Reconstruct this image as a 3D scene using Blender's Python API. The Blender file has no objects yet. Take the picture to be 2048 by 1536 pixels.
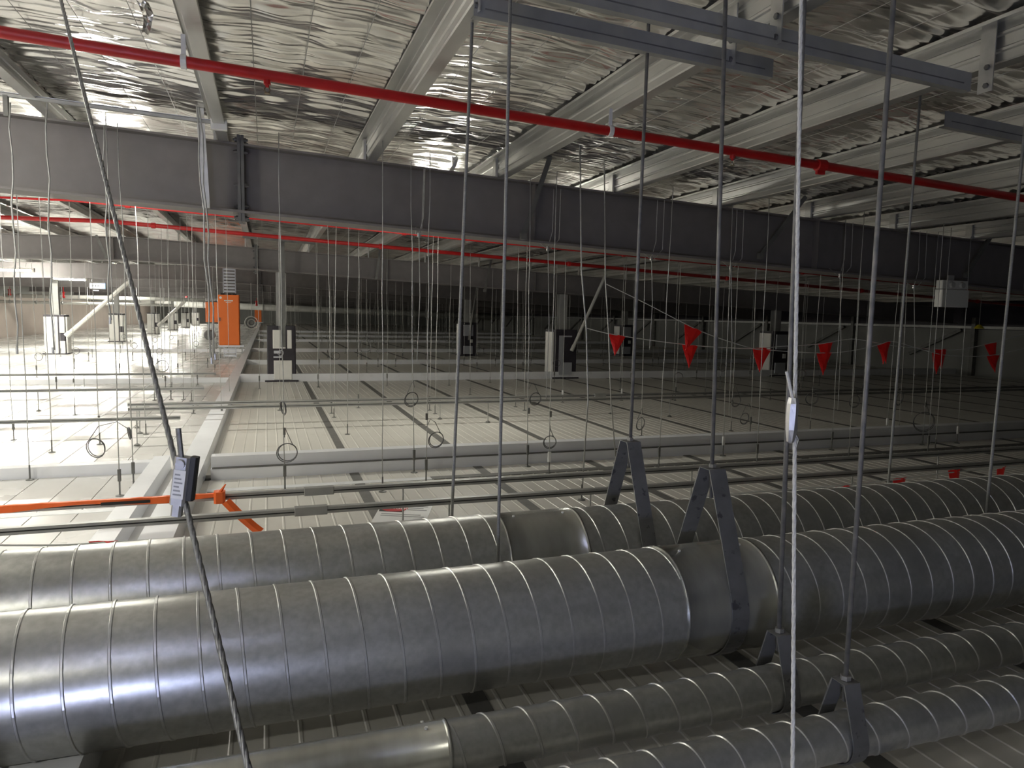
import bpy, math, random
import numpy as np
from mathutils import Matrix, Vector

S = bpy.context.scene
COL = S.collection
random.seed(7)
rng = np.random.default_rng(11)

# ------------------------------------------------------------------ camera
F = 1420.0
HC = 1.55
_vy = np.array([533 - 1024, 621 - 768, F]); _vy /= np.linalg.norm(_vy)
_vx = np.array([5170 - 1024, 712 - 768, F]); _vx -= _vy * (_vx @ _vy); _vx /= np.linalg.norm(_vx)
_vz = np.cross(_vx, _vy)
RW = np.stack([_vx, _vy, _vz])
CAM = np.array([0, 0, HC])
cd = bpy.data.cameras.new('camera'); cam = bpy.data.objects.new('camera', cd); COL.objects.link(cam)
cd.sensor_width = 36; cd.lens = F / 2048 * 36; cd.clip_start = 0.02; cd.clip_end = 400
m = Matrix.Identity(4)
for i in range(3):
    m[i][0] = RW[i, 0]; m[i][1] = -RW[i, 1]; m[i][2] = -RW[i, 2]; m[i][3] = CAM[i]
cam.matrix_world = m
S.camera = cam

# ------------------------------------------------------------------ world and exposure
w = bpy.data.worlds.new('world'); S.world = w; w.use_nodes = True
w.node_tree.nodes['Background'].inputs[0].default_value = (0.9, 0.92, 1.0, 1)
w.node_tree.nodes['Background'].inputs[1].default_value = 0.004
S.view_settings.view_transform = 'Standard'; S.view_settings.look = 'None'
S.view_settings.gamma = 1; S.view_settings.use_curve_mapping = False
S.view_settings.exposure = 1.95
BATTEN_STRENGTH = 150.0
DAYLIGHT_STRENGTH = 36.0

# ------------------------------------------------------------------ measuring helpers: a photo direction met with a plane of the building
def ray(u, v): return RW @ np.array([u - 1024, v - 768, F])
def onz(u, v, z=0.0): d = ray(u, v); return CAM + d * ((z - HC) / d[2])
def ony(u, v, y): d = ray(u, v); return CAM + d * (y / d[1])

# the building's own lines
def zraf(x):                       # underside of the rafters
    return 2.40 - 0.042 * x if x > -2.5 else 2.505 + 0.02 * (x + 2.5)
RDEP = 0.61
def zpur(x): return zraf(x) + RDEP     # purlin underside
PH = 0.20
def zfoil(x): return zpur(x) + PH
PX0, PSP = -1.68, 1.295
RAFY = [7.0 + 9.4 * k for k in range(0, 9)]
YMIN, YMAX = -3.0, 92.0
XMIN, XMAX = -12.0, 20.3

# ------------------------------------------------------------------ materials
def nd(nt, t, **k):
    n = nt.nodes.new(t)
    for a, b in k.items(): setattr(n, a, b)
    return n
MATS = {}
def mat(name, c1, c2=None, rough=0.5, metal=0.0, scale=8.0, stretch=(1, 1, 1), bump=0.0, bscale=None, bstretch=None,
        rvar=0.0, emit=None, estr=0.0, c3=None, s3=1.5, t3=(0.52, 0.62), spec=0.5, ridged=False):
    if name in MATS: return MATS[name]
    m = bpy.data.materials.new(name); m.use_nodes = True
    nt = m.node_tree; b = nt.nodes['Principled BSDF']
    b.inputs['Roughness'].default_value = rough; b.inputs['Metallic'].default_value = metal
    b.inputs['Specular IOR Level'].default_value = spec
    tc = nd(nt, 'ShaderNodeTexCoord')
    def noise(sc, st, detail=4.0):
        mp = nd(nt, 'ShaderNodeMapping'); mp.inputs['Scale'].default_value = st
        nt.links.new(tc.outputs['Object'], mp.inputs['Vector'])
        n = nd(nt, 'ShaderNodeTexNoise'); n.inputs['Scale'].default_value = sc; n.inputs['Detail'].default_value = detail
        nt.links.new(mp.outputs['Vector'], n.inputs['Vector']); return n
    col = None
    if c2 is not None:
        n = noise(scale, stretch)
        r = nd(nt, 'ShaderNodeValToRGB'); r.color_ramp.elements[0].position = 0.33; r.color_ramp.elements[1].position = 0.68
        r.color_ramp.elements[0].color = (*c1, 1); r.color_ramp.elements[1].color = (*c2, 1)
        nt.links.new(n.outputs['Fac'], r.inputs['Fac']); col = r.outputs['Color']
        if rvar:
            mr = nd(nt, 'ShaderNodeMapRange'); mr.inputs['To Min'].default_value = rough - rvar; mr.inputs['To Max'].default_value = rough + rvar
            nt.links.new(n.outputs['Fac'], mr.inputs['Value']); nt.links.new(mr.outputs['Result'], b.inputs['Roughness'])
        if c3 is not None:
            n3 = noise(s3, (1, 1, 1), 6)
            r3 = nd(nt, 'ShaderNodeValToRGB'); r3.color_ramp.elements[0].position = t3[0]; r3.color_ramp.elements[1].position = t3[1]
            r3.color_ramp.elements[0].color = (0, 0, 0, 1); r3.color_ramp.elements[1].color = (1, 1, 1, 1)
            nt.links.new(n3.outputs['Fac'], r3.inputs['Fac'])
            mx = nd(nt, 'ShaderNodeMix', data_type='RGBA'); nt.links.new(r3.outputs['Color'], mx.inputs['Factor'])
            nt.links.new(col, mx.inputs[6]); mx.inputs[7].default_value = (*c3, 1); col = mx.outputs[2]
        nt.links.new(col, b.inputs['Base Color'])
    else:
        b.inputs['Base Color'].default_value = (*c1, 1)
    if bump:
        n = noise(bscale or scale, bstretch or stretch, 5)
        if ridged: n.noise_type = 'RIDGED_MULTIFRACTAL'; n.normalize = True
        bp = nd(nt, 'ShaderNodeBump'); bp.inputs['Strength'].default_value = bump; bp.inputs['Distance'].default_value = 0.02
        nt.links.new(n.outputs['Fac'], bp.inputs['Height']); nt.links.new(bp.outputs['Normal'], b.inputs['Normal'])
    if emit:
        b.inputs['Emission Color'].default_value = (*emit, 1); b.inputs['Emission Strength'].default_value = estr
    MATS[name] = m; return m

M_FOIL = mat('foil', (0.72, 0.71, 0.69), (0.86, 0.85, 0.83), rough=0.24, metal=1.0, scale=3, bump=0.9, bscale=2.6, bstretch=(1.0, 7.0, 1), rvar=0.06, ridged=True,
             c3=(0.46, 0.40, 0.37), s3=0.8, t3=(0.56, 0.70))
M_GALV = mat('galvanised_purlin', (0.50, 0.50, 0.49), (0.62, 0.62, 0.60), rough=0.42, metal=0.85, scale=5, stretch=(1, 0.3, 1), rvar=0.08)
M_DUCT = mat('spiral_duct_steel', (0.42, 0.425, 0.405), (0.52, 0.525, 0.505), rough=0.32, metal=0.65, scale=40,
             c3=(0.38, 0.38, 0.36), s3=3.0, t3=(0.5, 0.7))
M_SEAM = mat('duct_seam_steel', (0.46, 0.465, 0.45), (0.54, 0.54, 0.53), rough=0.34, metal=0.65, scale=30)
M_SLEEVE = mat('duct_sleeve_steel', (0.42, 0.42, 0.385), (0.52, 0.52, 0.48), rough=0.27, metal=0.65, scale=6, stretch=(3, 1, 1))
M_RAFT = mat('rafter_primer', (0.165, 0.152, 0.150), (0.19, 0.176, 0.174), rough=0.6, scale=6, rvar=0.06)
M_SPLICE = mat('splice_steel', (0.10, 0.10, 0.105), (0.14, 0.14, 0.14), rough=0.6, scale=9)
M_BOLT = mat('bolt_steel', (0.16, 0.16, 0.17), rough=0.4, metal=0.8)
M_BRACE = mat('brace_steel', (0.13, 0.13, 0.125), (0.19, 0.19, 0.18), rough=0.5, metal=0.3, scale=7)
M_ANGLE = mat('cleat_steel', (0.42, 0.42, 0.41), (0.54, 0.54, 0.52), rough=0.45, metal=0.7, scale=9)
M_PANEL = mat('cream_panel', (0.62, 0.60, 0.55), (0.68, 0.66, 0.61), rough=0.34, scale=1.3, c3=(0.55, 0.52, 0.46), s3=2.3, t3=(0.60, 0.72), rvar=0.04)
M_PANELW = mat('white_panel', (0.60, 0.59, 0.57), (0.66, 0.65, 0.63), rough=0.27, scale=1.1, c3=(0.54, 0.52, 0.48), s3=1.9, t3=(0.62, 0.74), rvar=0.04)
M_SLAB = mat('panel_core', (0.07, 0.07, 0.065), rough=0.9)
M_JOINT = mat('dark_joint_strip', (0.115, 0.112, 0.105), (0.15, 0.146, 0.138), rough=0.6, scale=10)
M_TAPE = mat('white_sealant', (0.68, 0.69, 0.70), (0.76, 0.77, 0.78), rough=0.5, scale=12)
M_CURB = mat('white_curb_steel', (0.74, 0.75, 0.78), (0.80, 0.81, 0.84), rough=0.38, scale=2.5, c3=(0.66, 0.67, 0.68), s3=3, t3=(0.60, 0.75))
M_WALL = mat('beige_wall', (0.55, 0.47, 0.42), (0.60, 0.52, 0.46), rough=0.7, scale=1.0)
M_WALLR = mat('grey_wall_sheet', (0.26, 0.265, 0.25), (0.30, 0.305, 0.29), rough=0.6, scale=1.0)
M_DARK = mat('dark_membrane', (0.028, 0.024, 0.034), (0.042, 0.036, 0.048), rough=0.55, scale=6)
M_WHITE = mat('white_cladding', (0.74, 0.73, 0.70), (0.80, 0.79, 0.76), rough=0.42, scale=3)
M_COLUMN = mat('column_paint', (0.30, 0.30, 0.29), (0.36, 0.36, 0.35), rough=0.55, scale=4)
M_RED = mat('red_pipe_paint', (0.42, 0.008, 0.009), (0.50, 0.011, 0.012), rough=0.38, scale=9)
M_BRASS = mat('sprinkler_brass', (0.25, 0.20, 0.13), rough=0.35, metal=0.9)
M_WIRE = mat('wire_galvanised', (0.36, 0.36, 0.35), (0.46, 0.46, 0.45), rough=0.5, metal=0.4, scale=30)
M_COIL = mat('coil_wire', (0.12, 0.12, 0.125), rough=0.5, metal=0.4)
M_ROD = mat('threaded_rod', (0.30, 0.30, 0.30), (0.40, 0.40, 0.39), rough=0.5, metal=0.5, scale=60, stretch=(1, 1, 6), bump=0.4, bscale=90, bstretch=(0.1, 0.1, 5))
M_RODD = mat('dark_rod', (0.14, 0.14, 0.145), (0.26, 0.25, 0.24), rough=0.55, metal=0.4, scale=14, stretch=(1, 1, 1.5))
M_STRAP = mat('strap_steel', (0.18, 0.18, 0.185), (0.25, 0.25, 0.255), rough=0.5, metal=0.5, scale=9, c3=(0.10, 0.10, 0.11), s3=24, t3=(0.60, 0.66))
M_CLAMP = mat('cast_clamp', (0.42, 0.42, 0.42), (0.52, 0.52, 0.52), rough=0.4, metal=0.8, scale=40)
M_PLATE = mat('pale_tag', (0.75, 0.75, 0.74), rough=0.5)
M_PRINT = mat('grey_print', (0.32, 0.32, 0.33), rough=0.6)
M_ROPE = mat('white_rope', (0.58, 0.58, 0.56), (0.70, 0.70, 0.68), rough=0.8, scale=200)
M_STEELROPE = mat('steel_rope', (0.26, 0.26, 0.255), (0.38, 0.38, 0.37), rough=0.45, metal=0.7, scale=120)
M_RAIL = mat('strut_rail', (0.33, 0.335, 0.33), (0.40, 0.40, 0.39), rough=0.45, metal=0.5, scale=8)
M_RAILD = mat('rail_slot', (0.03, 0.03, 0.03), rough=0.7)
M_ORANGE = mat('orange_cabinet', (0.80, 0.165, 0.015), (0.84, 0.18, 0.018), rough=0.42, scale=2)
M_OTAPE = mat('orange_tape', (0.85, 0.13, 0.02), (0.88, 0.15, 0.02), rough=0.45, scale=6)
M_BLACK = mat('black_plastic', (0.015, 0.015, 0.016), rough=0.5)
M_LADDER = mat('ladder_tray', (0.60, 0.62, 0.68), rough=0.4, metal=0.5)
M_FLAG = mat('red_flag_vinyl', (0.86, 0.016, 0.014), (0.90, 0.020, 0.016), rough=0.42, scale=5)
M_STRING = mat('white_string', (0.62, 0.62, 0.60), rough=0.8)
M_SIGN = mat('sign_white', (0.80, 0.80, 0.79), rough=0.4)
M_SIGNR = mat('sign_red', (0.55, 0.01, 0.02), rough=0.4)
M_GREY = mat('grey_plastic', (0.40, 0.40, 0.38), rough=0.5)
M_CREAM = mat('cream_plastic', (0.62, 0.62, 0.58), rough=0.5)
M_YELLOW = mat('yellow_plastic', (0.75, 0.62, 0.03), rough=0.45)
M_GLOW = mat('batten_diffuser', (0.9, 0.9, 0.9), rough=0.4, emit=(1.0, 0.975, 0.86), estr=BATTEN_STRENGTH)
M_GLOW2 = mat('batten_diffuser_dimmed', (0.9, 0.9, 0.9), rough=0.4, emit=(1.0, 0.975, 0.86), estr=50.0)
M_GLOW_FILL = mat('fill_batten_diffuser', (0.9, 0.9, 0.9), rough=0.4, emit=(1.0, 0.975, 0.86), estr=26.0)  # weak glow for the added, unseen fill battens only
M_DAY = mat('daylight_pane', (0.8, 0.85, 0.9), rough=0.2, emit=(0.58, 0.64, 1.0), estr=DAYLIGHT_STRENGTH)
M_EXIT = mat('exit_sign_face', (0.9, 0.9, 0.9), rough=0.4, emit=(0.95, 0.97, 1.0), estr=0.9)
M_EXITB = mat('exit_sign_blue', (0.2, 0.35, 0.9), rough=0.4, emit=(0.25, 0.45, 1.0), estr=0.9)
M_PIPE = mat('service_pipe', (0.55, 0.55, 0.52), (0.62, 0.62, 0.59), rough=0.5, scale=2)

# ------------------------------------------------------------------ mesh helpers
class MB:
    def __init__(s): s.v = []; s.f = []
    def add(s, vs, fs):
        o = len(s.v); s.v += [tuple(map(float, p)) for p in vs]; s.f += [tuple(i + o for i in f) for f in fs]; return s
    def box(s, x0, x1, y0, y1, z0, z1):
        return s.add([(x0, y0, z0), (x1, y0, z0), (x1, y1, z0), (x0, y1, z0), (x0, y0, z1), (x1, y0, z1), (x1, y1, z1), (x0, y1, z1)],
                     [(0, 3, 2, 1), (4, 5, 6, 7), (0, 1, 5, 4), (1, 2, 6, 5), (2, 3, 7, 6), (3, 0, 4, 7)])
    def bbox(s, x0, x1, y0, y1, z0, z1, b=0.004):      # a box with its upright edges chamfered
        p = [(x0 + b, y0), (x1 - b, y0), (x1, y0 + b), (x1, y1 - b), (x1 - b, y1), (x0 + b, y1), (x0, y1 - b), (x0, y0 + b)]
        return s.prism([(x, y, z0) for x, y in p], (0, 0, z1 - z0))
    def prism(s, pts, d):
        n = len(pts); d = np.array(d, float)
        vs = [tuple(p) for p in pts] + [tuple(np.array(p) + d) for p in pts]
        fs = [tuple(range(n))[::-1], tuple(range(n, 2 * n))] + [(i, (i + 1) % n, n + (i + 1) % n, n + i) for i in range(n)]
        return s.add(vs, fs)
    def bar(s, a, b, wd, th, up=(0, 0, 1)):            # rectangular bar from a to b
        a = np.array(a, float); b = np.array(b, float); t = b - a; t /= np.linalg.norm(t); up = np.array(up, float)
        r = np.cross(t, up); r /= np.linalg.norm(r); q = np.cross(r, t)
        c = [r * sx * wd / 2 + q * sz * th / 2 for sx, sz in ((-1, -1), (1, -1), (1, 1), (-1, 1))]
        return s.prism([a + k for k in c], b - a)
    def tube(s, pts, r, n=8, caps=True, closed=False):
        P = [np.array(p, float) for p in pts]; L = len(P); rr = r if isinstance(r, (list, tuple)) else [r] * L
        rings = []; prev = None
        for i in range(L):
            if closed: t = P[(i + 1) % L] - P[i - 1]
            else: t = P[min(i + 1, L - 1)] - P[max(i - 1, 0)]
            t = t / np.linalg.norm(t)
            if prev is None:
                a = np.array([0, 0, 1.0]) if abs(t[2]) < 0.9 else np.array([1.0, 0, 0])
                u = np.cross(t, a)
            else: u = prev - t * (prev @ t)
            u /= np.linalg.norm(u); prev = u; v = np.cross(t, u)
            rings.append([P[i] + rr[i] * (math.cos(2 * math.pi * k / n) * u + math.sin(2 * math.pi * k / n) * v) for k in range(n)])
        vs = [p for g in rings for p in g]; fs = []
        for i in range(L if closed else L - 1):
            j = (i + 1) % L
            for k in range(n): fs.append((i * n + k, i * n + (k + 1) % n, j * n + (k + 1) % n, j * n + k))
        if caps and not closed: fs += [tuple(range(n))[::-1], tuple(range((L - 1) * n, L * n))]
        return s.add(vs, fs)
    def lathe(s, prof, c=(0, 0, 0), n=12, axis=2):      # prof: (radius, height)
        vs = []; fs = []; c = np.array(c, float)
        for r, h in prof:
            for k in range(n):
                a = 2 * math.pi * k / n; p = [r * math.cos(a), r * math.sin(a), h]
                if axis == 0: p = [h, p[0], p[1]]
                elif axis == 1: p = [p[0], h, p[1]]
                vs.append(c + np.array(p))
        for i in range(len(prof) - 1):
            for k in range(n): fs.append((i * n + k, i * n + (k + 1) % n, (i + 1) * n + (k + 1) % n, (i + 1) * n + k))
        fs += [tuple(range(n))[::-1], tuple(range((len(prof) - 1) * n, len(prof) * n))]
        return s.add(vs, fs)
    def mesh(s, name, m, smooth=False):
        me = bpy.data.meshes.new(name); me.from_pydata(s.v, [], s.f); me.update()
        if m: me.materials.append(m)
        if smooth: me.polygons.foreach_set('use_smooth', [True] * len(me.polygons))
        return me
    def build(s, name, m, parent=None, smooth=False, loc=None):
        return link(name, s.mesh(name, m, smooth), parent, loc)
def link(name, me, parent=None, loc=None):
    o = bpy.data.objects.new(name, me); COL.objects.link(o)
    if parent is not None: o.parent = parent
    if loc is not None: o.location = loc
    return o
def tag(o, label, cat, group=None, kind=None):
    o['label'] = label; o['category'] = cat
    if group: o['group'] = group
    if kind: o['kind'] = kind
    return o
def thing(name, label, cat, loc=(0, 0, 0), group=None, kind=None):
    o = bpy.data.objects.new(name, None); COL.objects.link(o); o.location = loc; o.empty_display_size = 0.1
    return tag(o, label, cat, group, kind)
def torus_pts(c, r, n=18, nrm=(0, 1, 0), tilt=0.0, turns=1):
    nrm = np.array(nrm, float); nrm /= np.linalg.norm(nrm)
    a = np.cross(nrm, (0, 0, 1)); a /= np.linalg.norm(a); b = np.cross(nrm, a)
    return [np.array(c) + r * (math.cos(2 * math.pi * k / n) * a + math.sin(2 * math.pi * k / n) * b) + nrm * 0.004 * k / n for k in range(int(n * turns))]
ORD = ['first', 'second', 'third', 'fourth', 'fifth', 'sixth', 'seventh', 'eighth', 'ninth', 'tenth', 'eleventh', 'twelfth', 'thirteenth',
       'fourteenth', 'fifteenth', 'sixteenth', 'seventeenth', 'eighteenth', 'nineteenth', 'twentieth', 'twenty-first', 'twenty-second',
       'twenty-third', 'twenty-fourth', 'twenty-fifth', 'twenty-sixth', 'twenty-seventh', 'twenty-eighth', 'twenty-ninth', 'thirtieth']
def vnoise(x, y, seed):
    r = np.random.default_rng(seed).random((256, 256))
    xi = np.floor(x).astype(int); yi = np.floor(y).astype(int); fx = x - xi; fy = y - yi
    fx = fx * fx * (3 - 2 * fx); fy = fy * fy * (3 - 2 * fy)
    g = lambda a, b: r[a % 256, b % 256]
    return (g(xi, yi) * (1 - fx) + g(xi + 1, yi) * fx) * (1 - fy) + (g(xi, yi + 1) * (1 - fx) + g(xi + 1, yi + 1) * fx) * fy

# ================================================================== SETTING
# ---- floor: the insulated ceiling panels of the rooms below
flo = MB().box(XMIN, XMAX, YMIN, YMAX, -0.16, -0.035).build('floor', M_SLAB)
tag(flo, 'floor of long ribbed cream and white insulated panels', 'floor', kind='structure')
BAYS = [(YMIN, 6.88), (7.12, 16.28), (16.52, 21.6), (21.8, 28.3), (28.5, 37.6), (37.8, YMAX)]
PW = 1.24
def rib_panel(width, length, nr, rw, rh, edge):
    b = MB(); pts = [(edge, -0.034), (edge, 0.0)]
    sp = (width - 2 * edge) / nr
    for k in range(nr):
        c = edge + sp * (k + 0.5)
        pts += [(c - rw, 0.0), (c - rw * 0.45, rh), (c + rw * 0.45, rh), (c + rw, 0.0)]
    pts += [(width - edge, 0.0), (width - edge, -0.034)]
    n = len(pts); vs = [(x, 0, z) for x, z in pts] + [(x, length, z) for x, z in pts]
    fs = [(i, i + 1, n + i + 1, n + i) for i in range(n - 1)] + [(n - 1, 0, n, 2 * n - 1)]
    fs += [(n + 1, n + n - 2, 2 * n - 1, n), (1, 0, n - 1, n - 2)]
    b.add(vs, [f[::-1] for f in fs]); return b
for bi, (y0, y1) in enumerate(BAYS):
    me = rib_panel(PW, y1 - y0, 10, 0.010, 0.003, 0.030).mesh('floor_panel', M_PANEL)
    js = MB().box(-0.045, 0.045, 0, y1 - y0, -0.02, 0.004).mesh('joint_strip', M_JOINT)
    x = 0.78
    fp = rib_panel(0.78 + 0.58, y1 - y0, 11, 0.010, 0.003, 0.02).build('floor_panel', M_PANEL, flo, loc=(-0.58, y0, 0))
    while x < XMAX - 0.2:
        link('floor_panel', me, flo, (x, y0, 0)); link('joint_strip', js, flo, (x, y0, 0)); x += PW
LB = [(YMIN, 7.34), (7.5, 16.3), (16.5, 28.2), (28.4, YMAX)]
for bi, (y0, y1) in enumerate(LB):
    b = MB(); wd = 1.2; n = 4
    for k in range(n):
        b.box(k * wd / n + 0.0035, (k + 1) * wd / n - 0.0035, 0, y1 - y0, -0.03, 0.0)
    me = b.mesh('floor_panel', M_PANELW); x = -1.06 - wd
    st = MB().box(-0.02, 0.02, 0, y1 - y0, -0.01, 0.003).mesh('joint_strip', M_TAPE)
    while x > XMIN - 0.3:
        link('floor_panel', me, flo, (x, y0, 0)); link('joint_strip', st, flo, (x, y0, 0)); x -= wd
MB().box(-1.06, -0.58, YMIN, YMAX, -0.03, -0.002).build('floor_panel', M_PANELW, flo)
for y in (4.9, 6.0, 9.4, 11.6, 13.7):
    MB().box(XMIN, -1.05, y, y + (0.10 if y == 6.0 else 0.012), -0.005, 0.002).build('joint_strip', M_TAPE if y == 6.0 else M_JOINT, flo)
MB().box(-0.5, 1.45, 6.42, 6.52, -0.005, 0.0065).build('joint_strip', M_TAPE, flo)
MB().box(1.45, XMAX, 6.42, 6.53, -0.005, 0.0065).build('joint_strip', M_JOINT, flo)
# ---- white curbs over the panel joints
def curb(name, b, label, m=M_CURB): return tag(b.build(name, m), label, 'curb', kind='structure')
b = MB(); b.box(-0.50, XMAX, 6.90, 7.12, -0.02, 0.10); b.box(-0.50, XMAX, 6.96, 7.10, 0.106, 0.205); b.box(-0.5, XMAX, 6.97, 7.09, 0.09, 0.12)
curb('trim_1', b, 'stepped white steel curb under the near rafter, running to the right')
t1 = bpy.data.objects['trim_1']
MB().box(-0.49, XMAX, 6.897, 6.955, 0.1005, 0.1065).build('shadow_gap', M_JOINT, t1)
curb('trim_2', MB().box(XMIN, -1.04, 7.36, 7.50, -0.02, 0.10), 'low white curb left of the long lengthwise curb')
b = MB().box(-1.04, -0.90, YMIN, 7.5, -0.02, 0.13)
curb('trim_3', b, 'short white lengthwise curb, left one of the near pair')
b = MB().box(-0.76, -0.56, YMIN, YMAX, -0.02, 0.15)
curb('trim_4', b, 'long white lengthwise curb running to the far end')
for i, (y, h) in enumerate([(16.32, 0.17), (21.62, 0.13), (28.32, 0.13), (37.62, 0.13), (45, 0.13), (54, 0.13)]):
    curb('trim_%d' % (5 + i), MB().box(-0.56, XMAX, y, y + 0.16, -0.02, h), 'white crosswise curb, %s beyond the near stepped curb' % ORD[i])
for i, y in enumerate([16.3, 28.2]):
    curb('trim_%d' % (11 + i), MB().box(XMIN, -0.76, y, y + 0.16, -0.02, 0.10), 'white crosswise curb on the bright left floor, %s from the front' % ORD[i])

# ---- roof: deck, foil blankets between the purlins, wires of the support mesh
deck = MB()
for a, c in ((XMIN, -2.5), (-2.5, XMAX)):
    za, zc = zfoil(a + 1e-4 if a != XMIN else a) + 0.10, zfoil(c) + 0.10
    deck.prism([(a, YMIN, za), (c, YMIN, zc), (c, YMIN, zc + 0.05), (a, YMIN, za + 0.05)], (0, YMAX - YMIN, 0))
deck = deck.build('ceiling', M_GALV)
tag(deck, 'roof lined with crinkled silver foil insulation between the purlins', 'ceiling', kind='structure')
purx = [PX0 + PSP * k for k in range(-8, 18) if XMIN + 0.3 < PX0 + PSP * k < XMAX - 0.3]
edges = [XMIN] + purx + [XMAX]
ysn = np.concatenate([np.arange(YMIN, 1.2, 0.12), np.arange(1.2, 7.4, 0.016), np.arange(7.4, 16.5, 0.045), np.arange(16.5, 36, 0.16), np.arange(36, YMAX + .5, 0.5)])
ysf = np.concatenate([np.arange(YMIN, 3, 0.3), np.arange(3, 20, 0.06), np.arange(20, 40, 0.16), np.arange(40, YMAX + .5, 0.6)])
for k in range(len(edges) - 1):
    xa, xb = edges[k], edges[k + 1]
    near = xb > -3.2 and xa < 8.8
    ys = ysn if near else ysf
    nx = 30 if near else 10
    xs = np.linspace(xa, xb, nx)
    X, Y = np.meshgrid(xs, ys)
    sg = 100 + k * 7
    Yw = Y + 0.10 * (vnoise(X * 1.5, Y * 1.1, sg + 5) - 0.5)
    fold = vnoise(X * 1.6 + 31, Yw * 13.0, sg)                  # crosswise pleats, irregular
    fold2 = vnoise(X * 4.0, Yw * 27.0 + 7, sg + 1)
    rid = 1 - np.abs(2 * fold - 1)
    h = 0.030 * rid ** 1.2 + 0.010 * (1 - np.abs(2 * fold2 - 1)) + 0.03 * (vnoise(X * 0.9, Y * 0.7, sg + 2) - 0.5)
    t = (X - xa) / (xb - xa)
    quilt = np.abs(np.sin(t * math.pi * 4))                    # drawn tight on the lengthwise mesh wires
    h = h * (0.45 + 0.75 * quilt) - 0.018 * quilt
    h = h - 0.02 * np.sin(t * math.pi)
    Z = np.vectorize(zfoil)(X[0])[None, :] + 0.03 - h
    nyy = len(ys)
    vs = np.stack([X, Y, Z], -1).reshape(-1, 3)
    idx = np.arange(nyy * nx).reshape(nyy, nx)
    q = np.stack([idx[:-1, :-1], idx[1:, :-1], idx[1:, 1:], idx[:-1, 1:]], -1).reshape(-1, 4)
    me = bpy.data.meshes.new('foil_sheet'); me.vertices.add(len(vs)); me.vertices.foreach_set('co', vs.ravel())
    me.loops.add(q.size); me.loops.foreach_set('vertex_index', q.ravel()); me.polygons.add(len(q))
    me.polygons.foreach_set('loop_start', np.arange(0, q.size, 4)); me.polygons.foreach_set('loop_total', np.full(len(q), 4))
    me.polygons.foreach_set('use_smooth', np.full(len(q), True)); me.update(); me.materials.append(M_FOIL)
    link('foil_sheet', me, deck)
    if near:
        for j in (1, 2, 3):
            x = xa + (xb - xa) * j / 4; z = zfoil(x) - 0.004
            MB().tube([(x, 0, z), (x, 16.4, z)], 0.0022, 4).build('mesh_wire', M_WIRE, deck)

# ---- walls
wl = MB().box(XMIN - 0.2, XMIN, YMIN, YMAX, -0.1, 2.0).build('wall_left', M_WALL)
tag(wl, 'low beige wall at the far left beyond the bright floor', 'wall', kind='structure')
MB().box(XMIN - 0.19, XMIN - 0.02, YMIN, YMAX, 2.0, 3.3).build('upper_cladding', M_WALLR, wl)
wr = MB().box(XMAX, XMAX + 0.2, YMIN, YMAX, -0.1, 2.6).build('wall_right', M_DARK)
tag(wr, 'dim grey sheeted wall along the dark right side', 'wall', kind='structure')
y = YMIN; i = 0
pm = MB().box(-0.05, 0.01, 0, 4.6, 0.0, 1.40).mesh('wall_panel', M_WALLR)
po = MB().box(-0.20, -0.02, -0.06, 0.06, 0, 1.75).mesh('post', M_BRACE)
dg = MB().bar((-0.10, 0.1, 1.38), (-0.10, 1.9, 0.55), 0.09, 0.09).mesh('wall_brace', M_BRACE)
while y < YMAX - 5:
    link('wall_panel', pm, wr, (XMAX, y, 0)); link('post', po, wr, (XMAX, y - 0.05, 0)); link('wall_brace', dg, wr, (XMAX, y + 0.3, 0)); y += 4.7
MB().box(XMAX - 0.16, XMAX - 0.02, YMIN, YMAX, 1.42, 1.50).build('eaves_rail', M_RAIL, wr)
wb = MB().box(XMIN, XMAX, YMAX, YMAX + 0.2, -0.1, 3.4).build('wall_back', M_WALLR)
tag(wb, 'far end wall at the vanishing point of the roof space', 'wall', kind='structure')
wf = MB().box(XMIN, XMAX, YMIN - 0.2, YMIN, -0.1, 3.4).build('wall_front', M_WALLR)
tag(wf, 'end wall behind the viewpoint', 'wall', kind='structure')

# low access door in the end wall, with a daylit pane: its bluish light shows on the foreground duct
dr = MB(); dr.box(-1.98, -1.92, -0.04, 0.05, 0, 0.38); dr.box(-1.28, -1.22, -0.04, 0.05, 0, 0.38); dr.box(-1.98, -1.22, -0.04, 0.05, 0.32, 0.38); dr.box(-1.98, -1.22, -0.04, 0.05, 0, 0.06)
dr = dr.build('door_1', M_CURB, loc=(0, YMIN + 0.05, 0)); tag(dr, 'low daylit access door in the end wall behind the viewpoint', 'door', kind='structure')
for x in (-1.92, -1.595): MB().box(x, x + 0.315, 0.0, 0.012, 0.06, 0.32).build('pane', M_DAY, dr)
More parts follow.
